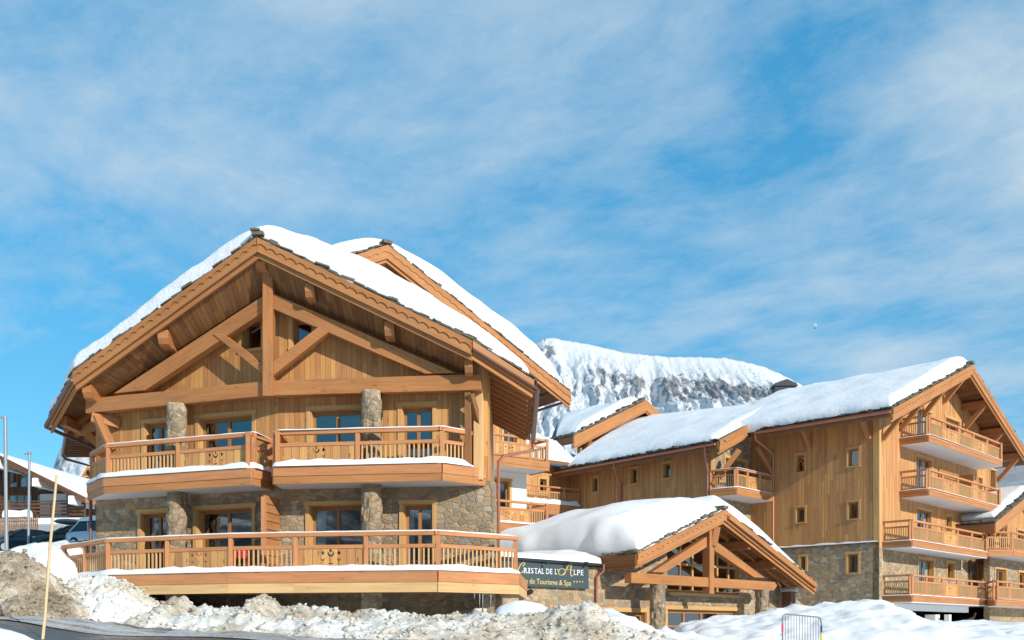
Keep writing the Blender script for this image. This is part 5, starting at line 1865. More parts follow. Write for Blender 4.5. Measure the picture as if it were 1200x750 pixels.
# its balcony
mb = MB(); mb.box(LA.pt(tl0, zfl2 - .5, .21), LA.d * (LA.t(99, 1.6) - tl0), UP * .45, LA.n * 1.5); lb_ = mb.build('balcony', M['white'], lch)
mb = MB()
ax0, ax1 = LA.t(-20, 1.65), LA.t(99, 1.65)
for k in range(4):
    mb.box(LA.pt(ax0, zfl2 + .12 + k * .27, 1.66), LA.d * (ax1 - ax0), UP * .16, LA.n * .05)
mb.box(LA.pt(ax0, zfl2 + 1.18, 1.6), LA.d * (ax1 - ax0), UP * .08, LA.n * .16)
mb.build('railing', M['old_wood'], lb_)
for k in range(7):
    mb = MB(); mb.box(LA.pt(ax0 + (ax1 - ax0) * k / 6 - .06, zfl2 - .06, 1.58), LA.d * .12, UP * 1.2, LA.n * .06); mb.build('post', M['old_wood'], lb_)

# log house behind it
BQ = P(92, HY, 88.0)
LB = Pl(BQ.x, BQ.y, 1, .12)
lg_ = empty('log_house', (BQ.x, BQ.y + 4, gz(BQ.x, BQ.y)), 'brown log house with one shuttered window half hidden behind the brown chalet', 'building')
w1 = (LB.t(104), LB.t(111), LB.z(107, 600), LB.z(107, 587))
zt_ = LB.z(95, 574)
wall('log_wall', LB, [(LB.t(60), zt_ - 9), (LB.t(135), zt_ - 9), (LB.t(135), zt_ - .3), (LB.t(60), zt_ - .3)], [w1], M['old_log'], lg_, .3)
window(LB, lg_, *w1, cols=1, curtain='right', trim=.2, depth=.15)
mb = MB(); mb.box(LB.pt(LB.t(60), zt_ - 9, -.31), -LB.n * 8, UP * 8.6, LB.d * .3); mb.box(LB.pt(LB.t(61), zt_ - 6, -1.5), LB.d * 5, UP * 5.6, -LB.n * .1)
mb.build('side_wall', M['old_log'], lg_)
mb = MB(); mb.box(LB.pt(LB.t(60), zt_ - .3, .8), LB.d * (LB.t(135) - LB.t(60)), UP * .2, -LB.n * 9); rb_ = mb.build('roof', M['old_wood'], lg_)
x0, x1 = LB.t(60), LB.t(135)
rq = lambda t: [LB.pt(t, zt_ - .1, .7), LB.pt(t, zt_ - .1, -4), LB.pt(t, zt_ - .1, -8)]
roof_snow('roof_snow', rq(x0), rq((x0 + x1) / 2), rq(x1), (.35, .35, .35), rb_, slope=0, edge=.5, lump=.2, seed=3., ridge_eps=.01, nb=16, na=12)
# stone garden wall and small gabled house beyond
TQ = P(102, HY, 125.0)
LT = Pl(TQ.x, TQ.y, 1, .35)
th_ = empty('gable_house', (TQ.x, TQ.y + 4, gz(TQ.x, TQ.y)), 'small distant wooden house with a steep snowy gable below the mountain', 'building')
ta_, te3, tb_ = LT.t(103), LT.t(91), LT.t(115)
ra, rb0, rc = LT.P(103, 545, .8), LT.P(87.5, 570, .8), LT.P(118, 566, .8)
rc.z = rb0.z
kb = -LT.n
rft = gable_roof(th_, [rb0, rb0 + kb * 3, rb0 + kb * 10], [ra, ra + kb * 3, ra + kb * 10], [rc, rc + kb * 3, rc + kb * 10], .25, fascia_h=.4, scal=False)
roof_snow('roof_snow', [rb0, rb0 + kb * 3, rb0 + kb * 10], [ra, ra + kb * 3, ra + kb * 10], [rc, rc + kb * 3, rc + kb * 10], (.7, .8, .7), rft, slope=.8, edge=.5, lump=.2, seed=5., ridge_eps=.6, nb=16, na=16)
sl_ = (ra.z - rb0.z) / (LT.t(103, .8) - LT.t(87.5, .8))
zq_ = lambda t: ra.z - .3 - abs(t - ta_) * sl_
wt = (LT.t(100), LT.t(104), LT.z(102, 567), LT.z(102, 559))
wall('wood_wall', LT, [(te3, rb0.z - 9), (tb_, rb0.z - 9), (tb_, zq_(tb_)), (ta_, zq_(ta_)), (te3, zq_(te3))], [wt], M['old_log'], th_, .3)
window(LT, th_, *wt, cols=2, curtain=None, trim=.15)
mb = MB(); mb.box(LT.pt(te3, rb0.z - 9, -.31), kb * 9, UP * 9.3, LT.d * .3); mb.build('side_wall', M['old_log'], th_)


# lower eave with rafters peeping out at the chalet's far left corner: the roof of the building behind it
rb2 = empty('rear_lodge', (-14, 42, gz(-14, 42)), 'lodge behind the chalet, only its dark raftered eave showing at the left corner', 'building')
a_ = P(86, 497, 37.5); b_ = P(74, 538, 45); c_ = P(116, 552, 45); d_ = P(150, 500, 37.5)
e1 = Vector((a_.x, 37.5, b_.z)); e2_ = Vector((a_.x, 45.5, b_.z))
e1 = P(82, 500, 37.0); e2_ = P(76, 537, 42.9); e2_.z = e1.z; ed_ = (e2_ - e1).normalized(); sd_ = Vector((ed_.y, -ed_.x, 0))
s1 = e1 + sd_ * 3.6 + UP * .3; s2 = e2_ + sd_ * 3.6 + UP * .3
m1 = e1 + sd_ * 4.8 + UP * .4; m2 = e2_ + sd_ * 4.8 + UP * .4
mb = MB(); mb.prism([e1, m1, m2, e2_], UP * .14, grain=ed_)
rr2 = mb.build('roof', M['soffit'], rb2)
for k in range(11):
    q0_ = e1.lerp(e2_, (k + .3) / 11) - UP * .08
    mb = MB(); mb.beam(q0_, q0_ + sd_ * 3.4 + UP * .28, .10, .18); mb.build('rafter', M['beam_dark'], rb2)
gutter(rb2, e1 - sd_ * .08, e2_ - sd_ * .08, .09, 'gutter')
downpipe(rb2, [e2_ - sd_ * .08 - ed_ * .1 - UP * .05, e2_ - ed_ * .15 - UP * .2, e2_ + sd_ * 1.5 - ed_ * .2 - UP * .55, e2_ + sd_ * 1.5 - ed_ * .2 - UP * 5], .06, 'gutter')
mb = MB(); mb.box(e1 + sd_ * 2.6 + ed_ * .2 - UP * 7, sd_ * .3, e2_ - e1 - ed_ * .3, UP * 7.1)
mb.build('wood_wall', M['siding'], rb2)
snow_strip([e1 + sd_ * .6 + UP * .2, e2_ + sd_ * .6 + UP * .2], 1.0, .30, rr2, name='roof_snow', step=.3)


# =================================================================== parked cars
def car(label, loc, rot, paint, length=4.3, width=1.78, h=1.5, roof_box=False, snow=0.0, van=False):
    t = empty('parked_car', loc, label, 'car', 'cars parked beside the chalet')
    ca, sa = math.cos(rot), math.sin(rot)
    T = lambda x, y, z: Vector(loc) + Vector((x * ca - y * sa, x * sa + y * ca, z))
    L = length
    # body sections along x (front at +x): x, half width, sill z, belt z
    secs = [(-L / 2, .36, .42, .72), (-L / 2 + .06, .44, .30, .92), (-L / 2 + .5, .49, .22, .96), (-.6, .5, .20, .95), (.5, .5, .20, .93), (L / 2 - 1.1, .5, .20, .92), (L / 2 - .5, .49, .22, .80), (L / 2 - .08, .43, .30, .66), (L / 2, .34, .38, .56)]
    mb = MB()
    rows = []
    for x, hw, z0, z1 in secs:
        w = width * hw
        rows.append([T(x, -w * .9, z0), T(x, -w, z0 + .12), T(x, -w, (z0 + z1) / 2 + .08), T(x, -w * .93, z1 - .03), T(x, -w * .82, z1), T(x, 0, z1 + .03), T(x, w * .82, z1), T(x, w * .93, z1 - .03), T(x, w, (z0 + z1) / 2 + .08), T(x, w, z0 + .12), T(x, w * .9, z0), T(x, -w * .9, z0)])
    mb.grid(rows)
    mb.face(rows[0][:-1]); mb.face(rows[-1][:-1][::-1])
    mb.build('body', M[paint], t, smooth=True)
    # cabin: pillars and roof in paint, glass as bands
    xr = -L / 2 + (.15 if van else .35)
    base = [(xr, .45), (L / 2 - 1.15, .46)]
    top = [(xr + (.15 if van else .55), .37), (L / 2 - 1.95, .37)]
    zb_, zt_ = .93, h
    mb = MB()
    bw, tw = width * .455, width * .375
    cB = [T(base[0][0], -bw, zb_), T(base[1][0], -bw, zb_), T(base[1][0], bw, zb_), T(base[0][0], bw, zb_)]
    cT = [T(top[0][0], -tw, zt_ - .05), T(top[1][0], -tw, zt_ - .05), T(top[1][0], tw, zt_ - .05), T(top[0][0], tw, zt_ - .05)]
    for i in range(4):
        j = (i + 1) % 4
        mb.face([cB[i], cB[j], cT[j], cT[i]])
    mb.build('windows', M['car_glass'], t)
    mb = MB()
    rws = []
    for x, k in ((top[0][0] - .03, 0), (top[0][0] + .12, 1), ((top[0][0] + top[1][0]) / 2, 1.15), (top[1][0] - .12, 1), (top[1][0] + .03, 0)):
        rws.append([T(x, y * tw, zt_ - .06 + .09 * k * (1 - .6 * abs(y) ** 3)) for y in (-1.04, -.8, -.4, 0, .4, .8, 1.04)])
    mb.grid(rws)
    for i in range(4):
        mb.beam(cB[i], cT[i], .07, .07)
    for sy in (0, 1):
        a, b = (cB[0], cT[0]) if sy == 0 else (cB[3], cT[3])
        c, d = (cB[1], cT[1]) if sy == 0 else (cB[2], cT[2])
        mb.beam(a.lerp(c, .5), b.lerp(d, .46), .06, .05)
    mb.build('roof', M[paint], t, smooth=False)
    for x in (-L / 2 + .75, L / 2 - .85):
        for sy in (-1, 1):
            mb = MB(); mb.tube([T(x, sy * (width / 2 - .20), .32), T(x, sy * (width / 2 + .01), .32)], .32, 20)
            wh = mb.build('wheel', M['rubber'], t)
            mb = MB(); mb.tube([T(x, sy * (width / 2 - .1), .32), T(x, sy * (width / 2 + .02), .32)], .20, 14); mb.build('rim', M['galv'], wh)
    for sy in (-1, 1):
        mb = MB(); mb.box(T(L / 2 - .20, sy * width * .31 - .14, .58), T(.1, 0, 0) - T(0, 0, 0), T(0, .28, 0) - T(0, 0, 0), UP * .14); mb.build('headlight', M['lens'], t)
        mb = MB(); mb.box(T(L / 2 - 1.35, sy * (width * .5 + .02) - .05, .93), T(.12, 0, 0) - T(0, 0, 0), T(0, .10, 0) - T(0, 0, 0), UP * .14); mb.build('mirror', M[paint], t)
    if roof_box:
        mb = MB()
        rws = []
        for x, k in ((-1.15, .1), (-1.0, .8), (-.3, 1), (.5, 1), (.95, .7), (1.15, .1)):
            rws.append([T(x - .3, math.cos(a) * .42 * (.5 + .5 * k), h + .24 + math.sin(a) * .17 * k) for a in [2 * math.pi * i / 14 for i in range(15)]])
        mb.grid(rws); mb.face(rws[0][:-1][::-1]); mb.face(rws[-1][:-1])
        mb.build('roof_box', M['box_grey'], t, smooth=True)
    if snow:
        def cap(x0, x1, w, z, hh, name):
            mb = MB()
            rws = []
            nx, ny = 14, 12
            for i in range(nx + 1):
                r = []
                for j in range(ny + 1):
                    u, v = i / nx, j / ny
                    q = min(sprof(min(u, 1 - u) * 5), sprof(min(v, 1 - v) * 5))
                    p = T(x0 + (x1 - x0) * u, (v - .5) * 2 * w, z)
                    r.append(p + UP * (hh * q * (1 + .3 * noise.noise(p * 1.7)) - .02))
                rws.append(r)
            mb.grid(rws); mb.build(name, M['snow'], t, smooth=True)
        cap(top[0][0] - .1, top[1][0] + .15, tw * 1.1, zt_ - .01, snow, 'roof_snow')
        cap(L / 2 - 1.3, L / 2 - .05, width * .46, .80, snow * 1.2, 'bonnet_snow')
    return t


def on_ground_px(px, py_base, Y):
    return P(px, py_base, Y)
car('dark teal estate car with a grey roof box beside the lamp post', P(82, 647, 56), R(-140), 'paint_teal', 4.4, roof_box=True, h=1.48)
car('dark green car cut off by the left edge, parked next to the teal estate', P(22, 650, 55), R(-130), 'paint_teal', 4.0, h=1.42)
car('silver car under a thick cap of snow in front of the log house', P(124, 644, 52), R(-24), 'paint_silver', 4.2, snow=.26, h=1.5)
car('dark grey van parked tight against the chalet corner', P(150, 646, 60), R(-15), 'paint_black', 4.6, h=1.85, van=True)

# picket fence at the far left
pf = empty('picket_fence', P(10, 640, 68), 'weathered wooden picket fence along the far side of the car park', 'fence')
mb = MB()
f0, f1 = P(-20, 628, 69), P(43, 627, 69)
mb.box(f0 + UP * .25, f1 - f0, Vector((0, .05, 0)), UP * .09); mb.box(f0 + UP * .95, f1 - f0, Vector((0, .05, 0)), UP * .09); mb.build('rail', M['old_log'], pf)
mb = MB()
n = 30
for k in range(n):
    p = f0.lerp(f1, k / (n - 1))
    mb.box(p + Vector((0, -.035, -.2)), Vector((.09, 0, 0)), Vector((0, .03, 0)), UP * 1.45)
pk = mb.build('pickets', M['old_log'], pf)
snow_strip([f0 + UP * 1.3 + Vector((1.4, .5, 0)), f1 + UP * 1.3 + Vector((-.8, .5, 0))], 1.2, .55, pf, name='snow_ridge', step=.4)
# timber barrier rail near the snowed-in car
tr0 = P(46, 641, 47); tr1 = P(100, 637, 49)
tb = empty('timber_rail', tr0, 'low orange timber rail poking out of the snow beside the silver car', 'fence')
mb = MB(); mb.box(tr0, tr1 - tr0, Vector((0, .1, 0)), UP * .16); mb.box(tr0 + UP * -.42, tr1 - tr0, Vector((0, .1, 0)), UP * .22); mb.build('rail', M['fascia'], tb)
for k in (0, .5, 1):
    p = tr0.lerp(tr1, k)
    mb = MB(); mb.box(p + Vector((-.08, .1, -1.0)), Vector((.16, 0, 0)), Vector((0, .12, 0)), UP * 1.2); mb.build('post', M['fascia'], tb)

# lamp posts and the snow stake
lp_ = empty('street_lamp', P(7, 668, 31), 'tall galvanised lamp post at the left edge, its arm leaving the picture', 'street lamp')
b0 = P(8, 672, 31); t0_ = P(6, 488, 31)
mb = MB(); mb.tube([b0, b0.lerp(t0_, .4), t0_], 0.062, 12, r1=.052); mb.tube([b0 - UP * .05, b0 + UP * .5], .10, 12)
mb.build('pole', M['pole_steel'], lp_, smooth=True)
mb = MB(); mb.tube([t0_ - UP * .05, t0_ + Vector((-.2, 0, .02)), t0_ + Vector((-1.2, 0, .1))], .05, 8)
mb.build('arm', M['pole_steel'], lp_)
mb = MB(); mb.box(t0_ + Vector((-1.9, -.15, .03)), Vector((.75, 0, 0)), Vector((0, .3, 0)), UP * .12); hd = mb.build('lamp_head', M['pole_steel'], lp_, bevel=.02)
b0 = P(33, 658, 38); t0_ = P(34.5, 531, 38)
mp = empty('mast', b0, 'thinner galvanised pole with a small cap, right of the lamp post', 'pole')
mb = MB(); mb.tube([b0 - UP * .3, t0_], .05, 12, r1=.045); mb.build('pole', M['pole_steel'], mp, smooth=True)
mb = MB(); mb.tube([t0_ - UP * .03, t0_ + UP * .05], .07, 12); mb.tube([t0_ + Vector((-.22, 0, -.03)), t0_ + Vector((.05, 0, -.03))], .03, 8); mb.build('cap', M['pole_steel'], mp)
b0 = P(46, 790, 13.6); t0_ = P(66.5, 557, 14.0)
mb = MB()
mb.tube([b0, b0.lerp(t0_, .3) + Vector((.008, 0, 0)), b0.lerp(t0_, .65) - Vector((.006, 0, 0)), t0_], .024, 10, r1=.017)
for k in range(1, 8):
    p = b0.lerp(t0_, k / 8)
    mb.tube([p - UP * .012, p + UP * .012], .0255 - .0009 * k, 10)
st = mb.build('snow_stake', M['bamboo'], None, smooth=True)
tag(st, 'leaning bamboo snow stake at the roadside in front of the dirty snow heap', 'stake')

# crowd barrier on the right
bp = P(914, 750, 27.0)
bq = P(963, 752.5, 28.0)
br = empty('crowd_barrier', bp, 'grey steel crowd barrier standing in the snow before the big white heap', 'barrier')
top0, top1 = P(917, 719.3, 27.0), P(962.5, 723.5, 28.0)
hb0, hb1 = top0 - UP * 1.12, top1 - UP * 1.12
mb = MB()
dd = (top1 - top0)
dn_ = dd.normalized()
mb.tube([hb0 + UP * .1, top0 - UP * .16, top0 - UP * .05 + dn_ * .03, top0 + dn_ * .14, top1 - dn_ * .14, top1 - UP * .05 - dn_ * .03, top1 - UP * .16, hb1 + UP * .1], .021, 8)
mb.tube([hb0 + UP * .18, hb1 + UP * .18], .016, 8)
mb.build('frame', M['barrier_steel'], br, smooth=True)
n = 14
for k in range(1, n):
    a, b = top0.lerp(top1, k / n), hb0.lerp(hb1, k / n)
    mb = MB(); mb.tube([b + UP * .18, a], .008, 6); mb.build('bar', M['barrier_steel'], br, smooth=True)
mb = MB(); mb.tube([top0 + Vector((0, 0, -.30)), top0 + Vector((0, 0, -.50))], .030, 8); mb.build('tag', M['pink'], br)
mb = MB(); mb.tube([top1 + Vector((0, 0, -.24)), top1 + Vector((0, 0, -.42))], .030, 8); mb.build('tag', M['navy'], br)
mb = MB(); mb.tube([top1 + Vector((0, 0, -.45)), top1 + Vector((0, 0, -.68))], .030, 8); mb.build('tag', M['yellow'], br)
for z in (-.17, -.58):
    mb = MB(); mb.tube([top0 + UP * z, top0 + UP * z - dn_ * .07], .012, 6); mb.build('hook', M['barrier_steel'], br)
for q in (hb0, hb1):
    mb = MB(); s_ = dn_.cross(UP); mb.beam(q - s_ * .3 + UP * .06, q + s_ * .3 + UP * .06, .05, .05); mb.build('foot', M['barrier_steel'], br)
# =================================================================== ground, road, snow heaps, mountains
def ground_mat():
    g = NT('snow_ground')
    p = g.pos()
    a = g.noise(p, .5, 5, .6); b = g.noise(p, 5, 5, .65)
    col = g.mix(a, (0.74, 0.765, 0.80), (0.82, 0.82, 0.82))
    g.bump(g.math('ADD', a, g.math('MULTIPLY', b, .25)), .3, .3)
    return g.done(col, .7, .25)


def axis(lo, hi, fine_lo, fine_hi, step, coarse):
    out = []
    x = fine_lo
    while x <= fine_hi: out.append(x); x += step
    s = step
    x = fine_lo
    pre = []
    while x > lo: s *= coarse; x -= s; pre.append(max(x, lo))
    s = step; x = out[-1]
    post = []
    while x < hi: s *= coarse; x += s; post.append(min(x, hi))
    return pre[::-1] + out + post
xs = axis(-3500, 3500, -40, 44, 1.0, 1.25)
ys = axis(-2500, 3500, -6, 80, 1.0, 1.25)
mb = MB()
def gfar(x, y):
    z = gz(x, y)
    d = math.hypot(x, y - 20)
    if d > 90:
        z += (d - 90) * (.03 if y > 0 else -.05)
    return z
pts = [[Vector((x, y, gfar(x, y) + (.12 * noise.noise(Vector((x * .35, y * .35, 0))) if y > 19 else 0))) for x in xs] for y in ys]
mb.grid(pts)
go_ = mb.build('ground', ground_mat(), None, smooth=True, weld=True)
tag(go_, kind='structure')


def asphalt():
    g = NT('wet_asphalt')
    p = g.pos()
    a = g.noise(p, .6, 4, .6); b = g.noise(p, 60, 3, .6)
    s = g.noise(p, 2.2, 6, .7)
    col = g.mix(b, (.040, .043, .050), (.075, .078, .086))
    dry = g.ramp(g.math('ADD', g.math('MULTIPLY', a, .6), g.math('MULTIPLY', s, .4)), [(.45, (0, 0, 0)), (.62, (1, 1, 1))])
    col = g.mix(g.math('MULTIPLY', dry, .35), col, (.19, .175, .16))
    g.bump(b, .25, .01)
    g.link(g.math('ADD', .25, g.math('MULTIPLY', dry, .4)), g.b.inputs['Roughness'])
    g.link(col, g.b.inputs['Base Color'])
    return g.m
road_far = [P(-120, 722, 15.6), P(0, 728.5, 15.3), P(60, 734.5, 15.0), P(150, 741, 14.9), P(240, 747.0, 14.8), P(330, 753, 14.6), P(600, 762, 14.2), P(1000, 775, 13.6), P(1600, 790, 12.5)]
mb = MB()
def along(poly, x):
    for a, b in zip(poly[:-1], poly[1:]):
        if a.x <= x <= b.x: return a.y + (b.y - a.y) * (x - a.x) / (b.x - a.x)
    return poly[-1].y if x > poly[-1].x else poly[0].y
rows = []
xs2 = [-40 + i * .5 for i in range(161)]
for k in range(16):
    f = k / 15
    rows.append([Vector((x, 4.5 + (along(road_far, x) + .35 - 4.5) * f, 0)) for x in xs2])
rows = [[Vector((p.x, p.y, gz(p.x, p.y) + .02)) for p in r] for r in rows]
mb.grid(rows)
ro = mb.build('road', asphalt(), None, smooth=True, weld=True)
tag(ro, kind='structure')

# slush verge between road and heaps
def slush():
    g = NT('road_slush')
    p = g.pos()
    a = g.noise(p, 1.4, 6, .7); b = g.noise(p, 20, 6, .75); c = g.noise(p, 50, 3, .6)
    sp_ = g.n('ShaderNodeSeparateXYZ'); g.link(p, sp_.inputs[0])
    st_ = g.noise(g.comb(g.math('MULTIPLY', sp_.outputs[0], .25), g.math('MULTIPLY', sp_.outputs[1], 4.0)), 1.0, 4, .6)
    f = g.math('ADD', g.math('MULTIPLY', g.math('SUBTRACT', st_, .5), 1.5), g.math('ADD', g.math('MULTIPLY', a, .65), g.math('MULTIPLY', g.math('SUBTRACT', b, .25), .95)))
    col = g.ramp(f, [(.22, (.10, .095, .09)), (.36, (.30, .275, .245)), (.50, (.52, .49, .45)), (.72, (.74, .74, .74))])
    g.bump(g.math('ADD', b, c), .9, .08)
    return g.done(col, .6, .3)
mb = MB()
rows = []
for k in range(22):
    f = k / 21
    row = []
    for x in [-22 + i * .12 for i in range(330)]:
        y = along(road_far, x) - .15 + 2.6 * f + .25 * noise.noise(Vector((x * .8, f, 1)))
        z = gz(x, y) + .03 + .05 * math.sin(f * math.pi) ** .5 + .06 * noise.fractal(Vector((x * 1.5, y * 3.5, 2)), 1, 2, 4) * min(1, f * 5)
        row.append(Vector((x, y, z)))
    rows.append(row)
mb.grid(rows)
so_ = mb.build('verge', slush(), None, smooth=True)
tag(so_, kind='structure')


def heap(name, label, crest, front, back, mat, step=.09, rough=.16, chunk=.12, power=1.3, cat='snow heap', seed=0., clods=0):
    """a bank of snow: crest = [(px, py, Y)] gives the skyline; it falls away to the ground in front and behind"""
    pts = [P(*c) for c in crest]
    x0, x1 = pts[0].x, pts[-1].x
    nx = int((x1 - x0) / step) + 1
    total = front + back
    ny = int(total / step) + 1
    mb = MB()
    rows = []
    def cr(x):
        for a, b in zip(pts[:-1], pts[1:]):
            if x <= b.x:
                u = (x - a.x) / (b.x - a.x)
                u2 = u * u * (3 - 2 * u) * .5 + u * .5
                return a.y + (b.y - a.y) * u, a.z + (b.z - a.z) * u2
        return pts[-1].y, pts[-1].z
    for j in range(ny):
        row = []
        for i in range(nx):
            x = x0 + (x1 - x0) * i / (nx - 1)
            yc, zc = cr(x)
            s = -front + total * j / (ny - 1)
            w = 1.0
            s2 = s + .25 * noise.noise(Vector((x * .7, 0, seed)))
            y = yc + s
            base = gz(x, y) - .06
            q = max(0.0, 1 - abs(s2) / (front if s2 < 0 else back))
            q = q * q * (3 - 2 * q) if power < 0 else q ** (1 / power) if power > 1 else q
            ex = min(1, (i + .3) / (nx * .04 + 1), (nx - 1 - i + .3) / (nx * .04 + 1))
            z = base + max(0, zc - base) * q * ex
            v = Vector((x * 1.0, y * 1.0, z * .5 + seed))
            m = (.25 + .75 * min(1, q * 2.5)) * ex
            n1 = noise.fractal(v * 1.1, 1.0, 2.0, 5)
            if chunk:
                dist, pp = noise.voronoi(v * 3.1)
                n2 = (dist[1] - dist[0])
                dist2, _ = noise.voronoi(v * 7.5)
                n3 = dist2[1] - dist2[0]
                rg = abs(noise.fractal(v * 3.0 + Vector((9, 3, 1)), .9, 2.1, 5))
                n4 = noise.fractal(v * 11.0, .8, 2.1, 4)
                lump_ = max(0, noise.noise(v * 2.2 + Vector((4, 4, 4)))) 
                z += m * (rough * n1 + chunk * (.55 - rg * 1.6) * .8 + chunk * (n2 - .35) * 1.2 * lump_ + chunk * .45 * n4)
            else:
                z += m * rough * n1
            row.append(Vector((x, y, z)))
        rows.append(row)
    mb.grid(rows)
    rnd = random.Random(int(seed * 10) + 5)
    for _ in range(clods):
        i = rnd.randrange(3, nx - 3); j = rnd.randrange(1, int(ny * .75))
        p = rows[j][i]
        r = rnd.uniform(.018, .05) * (2.0 if rnd.random() < .06 else 1)
        c = p + UP * r * .25
        vs = []
        for a in range(5):
            ph_ = math.pi * a / 4
            vs.append([c + Vector((math.sin(ph_) * math.cos(b), math.sin(ph_) * math.sin(b), math.cos(ph_) * .75)) * r * (1 + .9 * noise.noise((c * 19 + Vector((a * 1.7, b * 1.3, 0))))) for b in [2 * math.pi * k / 7 for k in range(7)]])
        vs = [v + [v[0]] for v in vs]
        mb.grid(vs)
    o = mb.build(name, M[mat], None, smooth=not chunk)
    if chunk:
        o.data.polygons.foreach_set('use_smooth', [True] * len(o.data.polygons))
    tag(o, label, cat, 'heaps of cleared snow')
    return o

heap('snow_heap', 'tall brown gritty heap of ploughed snow left of the deck, behind the bamboo stake',
     [(-60, 640, 18.6), (-20, 653, 18.4), (10, 652, 18.2), (27, 650, 18.0), (45, 660, 17.9), (62, 676, 17.8), (80, 690, 17.8), (98, 705, 17.8), (125, 722, 17.8)], 1.9, 2.2, 'snow_brown', .045, .14, .13, 1.25, seed=1., clods=420)
heap('snow_heap', 'rounded whitish heap of old snow against the left end of the deck',
     [(60, 706, 19.6), (80, 690, 19.4), (96, 679, 19.2), (112, 681, 19.0), (130, 679, 18.9), (145, 680, 18.8), (158, 686, 18.7), (170, 697, 18.6), (182, 706, 18.6), (200, 718, 18.6)], 1.5, 1.8, 'snow_mixed', .045, .12, .13, 1.4, seed=4., clods=260)
heap('snow_bank', 'long ragged bank of dirty ploughed snow running below the deck along the road',
     [(160, 728, 18.4), (180, 712, 18.4), (196, 708, 18.4), (206, 703, 18.4), (216, 702, 18.4), (226, 717, 18.3), (242, 712, 18.3), (256, 716, 18.2), (275, 713, 18.1), (292, 714, 18.0), (302, 703, 18.0), (310, 700, 18.0), (322, 708, 17.9), (336, 714, 17.9), (352, 712, 17.8), (372, 717, 17.8), (384, 714, 17.8), (404, 717, 17.7), (420, 719, 17.7), (440, 717, 17.6), (465, 717, 17.6), (490, 718, 17.6), (512, 720, 17.6), (540, 720, 17.6), (566, 721, 17.7), (590, 722, 17.8), (620, 722, 17.8), (650, 716, 17.8), (672, 716, 17.9), (684, 712, 17.9), (692, 712, 18.0), (704, 722, 18.0), (730, 734, 18.0), (765, 744, 18.0), (800, 756, 18.0), (860, 775, 18.0)],
     2.1, 1.6, 'snow_dirty', .05, .12, .10, 1.45, seed=7., clods=900)
heap('snow_heap', 'smooth white mound of snow cresting the dirty bank below the name board',
     [(572, 722, 20.0), (590, 711, 20.0), (606, 706, 20.0), (622, 704.5, 20.0), (634, 706, 20.0), (646, 712, 20.0), (662, 719, 20.0), (690, 730, 20.0)], 1.6, 1.5, 'snow', .08, .08, 0, 1.6, seed=11.)
heap('snow_heap', 'pointed grey-white lump of snow on the bank in front of the copper downpipe',
     [(664, 722, 19.2), (676, 714, 19.2), (686, 707, 19.2), (692, 703.5, 19.2), (699, 709, 19.2), (708, 718, 19.2), (722, 728, 19.2)], .9, .9, 'snow_mixed', .05, .14, .12, 1.2, seed=13., clods=30)
heap('snow_heap', 'white sloping snow drift leading down from the bank towards the porch column',
     [(680, 730, 22), (700, 717, 22), (716, 714, 22), (724, 715.5, 22), (738, 721, 22), (752, 729, 22), (768, 737, 22), (776, 737, 22), (779, 734, 22), (785, 739, 22), (800, 745, 22), (850, 752, 22)], 3, 2, 'snow', .09, .14, .05, 1.5, seed=16.)
heap('snow_heap', 'big smooth white heap of snow filling the yard in front of the porch and block',
     [(770, 752, 35), (786, 740, 35), (800, 731, 35), (820, 725, 35), (850, 721, 35), (880, 718, 35), (905, 713, 35), (930, 710.5, 35), (955, 709, 35), (975, 705, 35), (990, 702.5, 35), (1004, 701.5, 35), (1012, 700, 35), (1022, 702.5, 35), (1036, 708, 35), (1050, 717, 35), (1064, 724, 35), (1080, 729, 35), (1110, 731, 35), (1160, 733, 35), (1230, 736, 35)], 6.0, 4.0, 'snow', .11, .15, 0, 1.6, seed=19.)
heap('snow_heap', 'low flat white snow bank in front of the garage openings on the right',
     [(1040, 740, 39), (1060, 731, 39), (1080, 727.5, 39), (1100, 728, 39), (1120, 728.5, 39), (1150, 728, 39), (1180, 728.5, 39), (1230, 728, 39), (1300, 728, 39)], 5, 4, 'snow', .14, .12, 0, 1.7, seed=23.)
heap('snow_heap', 'near white snow bank in the bottom left corner on this side of the road',
     [(-140, 728, 9.0), (-80, 729, 9.0), (-30, 731, 9.0), (-8, 733, 9.0), (8, 736, 9.0), (22, 741, 9.0), (36, 748, 9.0), (60, 760, 9.0), (90, 775, 9.0)], 2.0, 1.0, 'snow', .06, .05, 0, 1.7, seed=27.)
heap('snow_heap', 'snow bank piled between the parked cars and the left end of the deck',
     [(-60, 660, 30), (-10, 657, 30), (20, 655, 30), (45, 652, 30), (62, 641, 30), (78, 636, 30), (95, 640, 29.5), (112, 655, 29.5), (135, 664, 29.5)], 5.5, 6, 'snow', .15, .25, 0, 1.7, seed=33.)


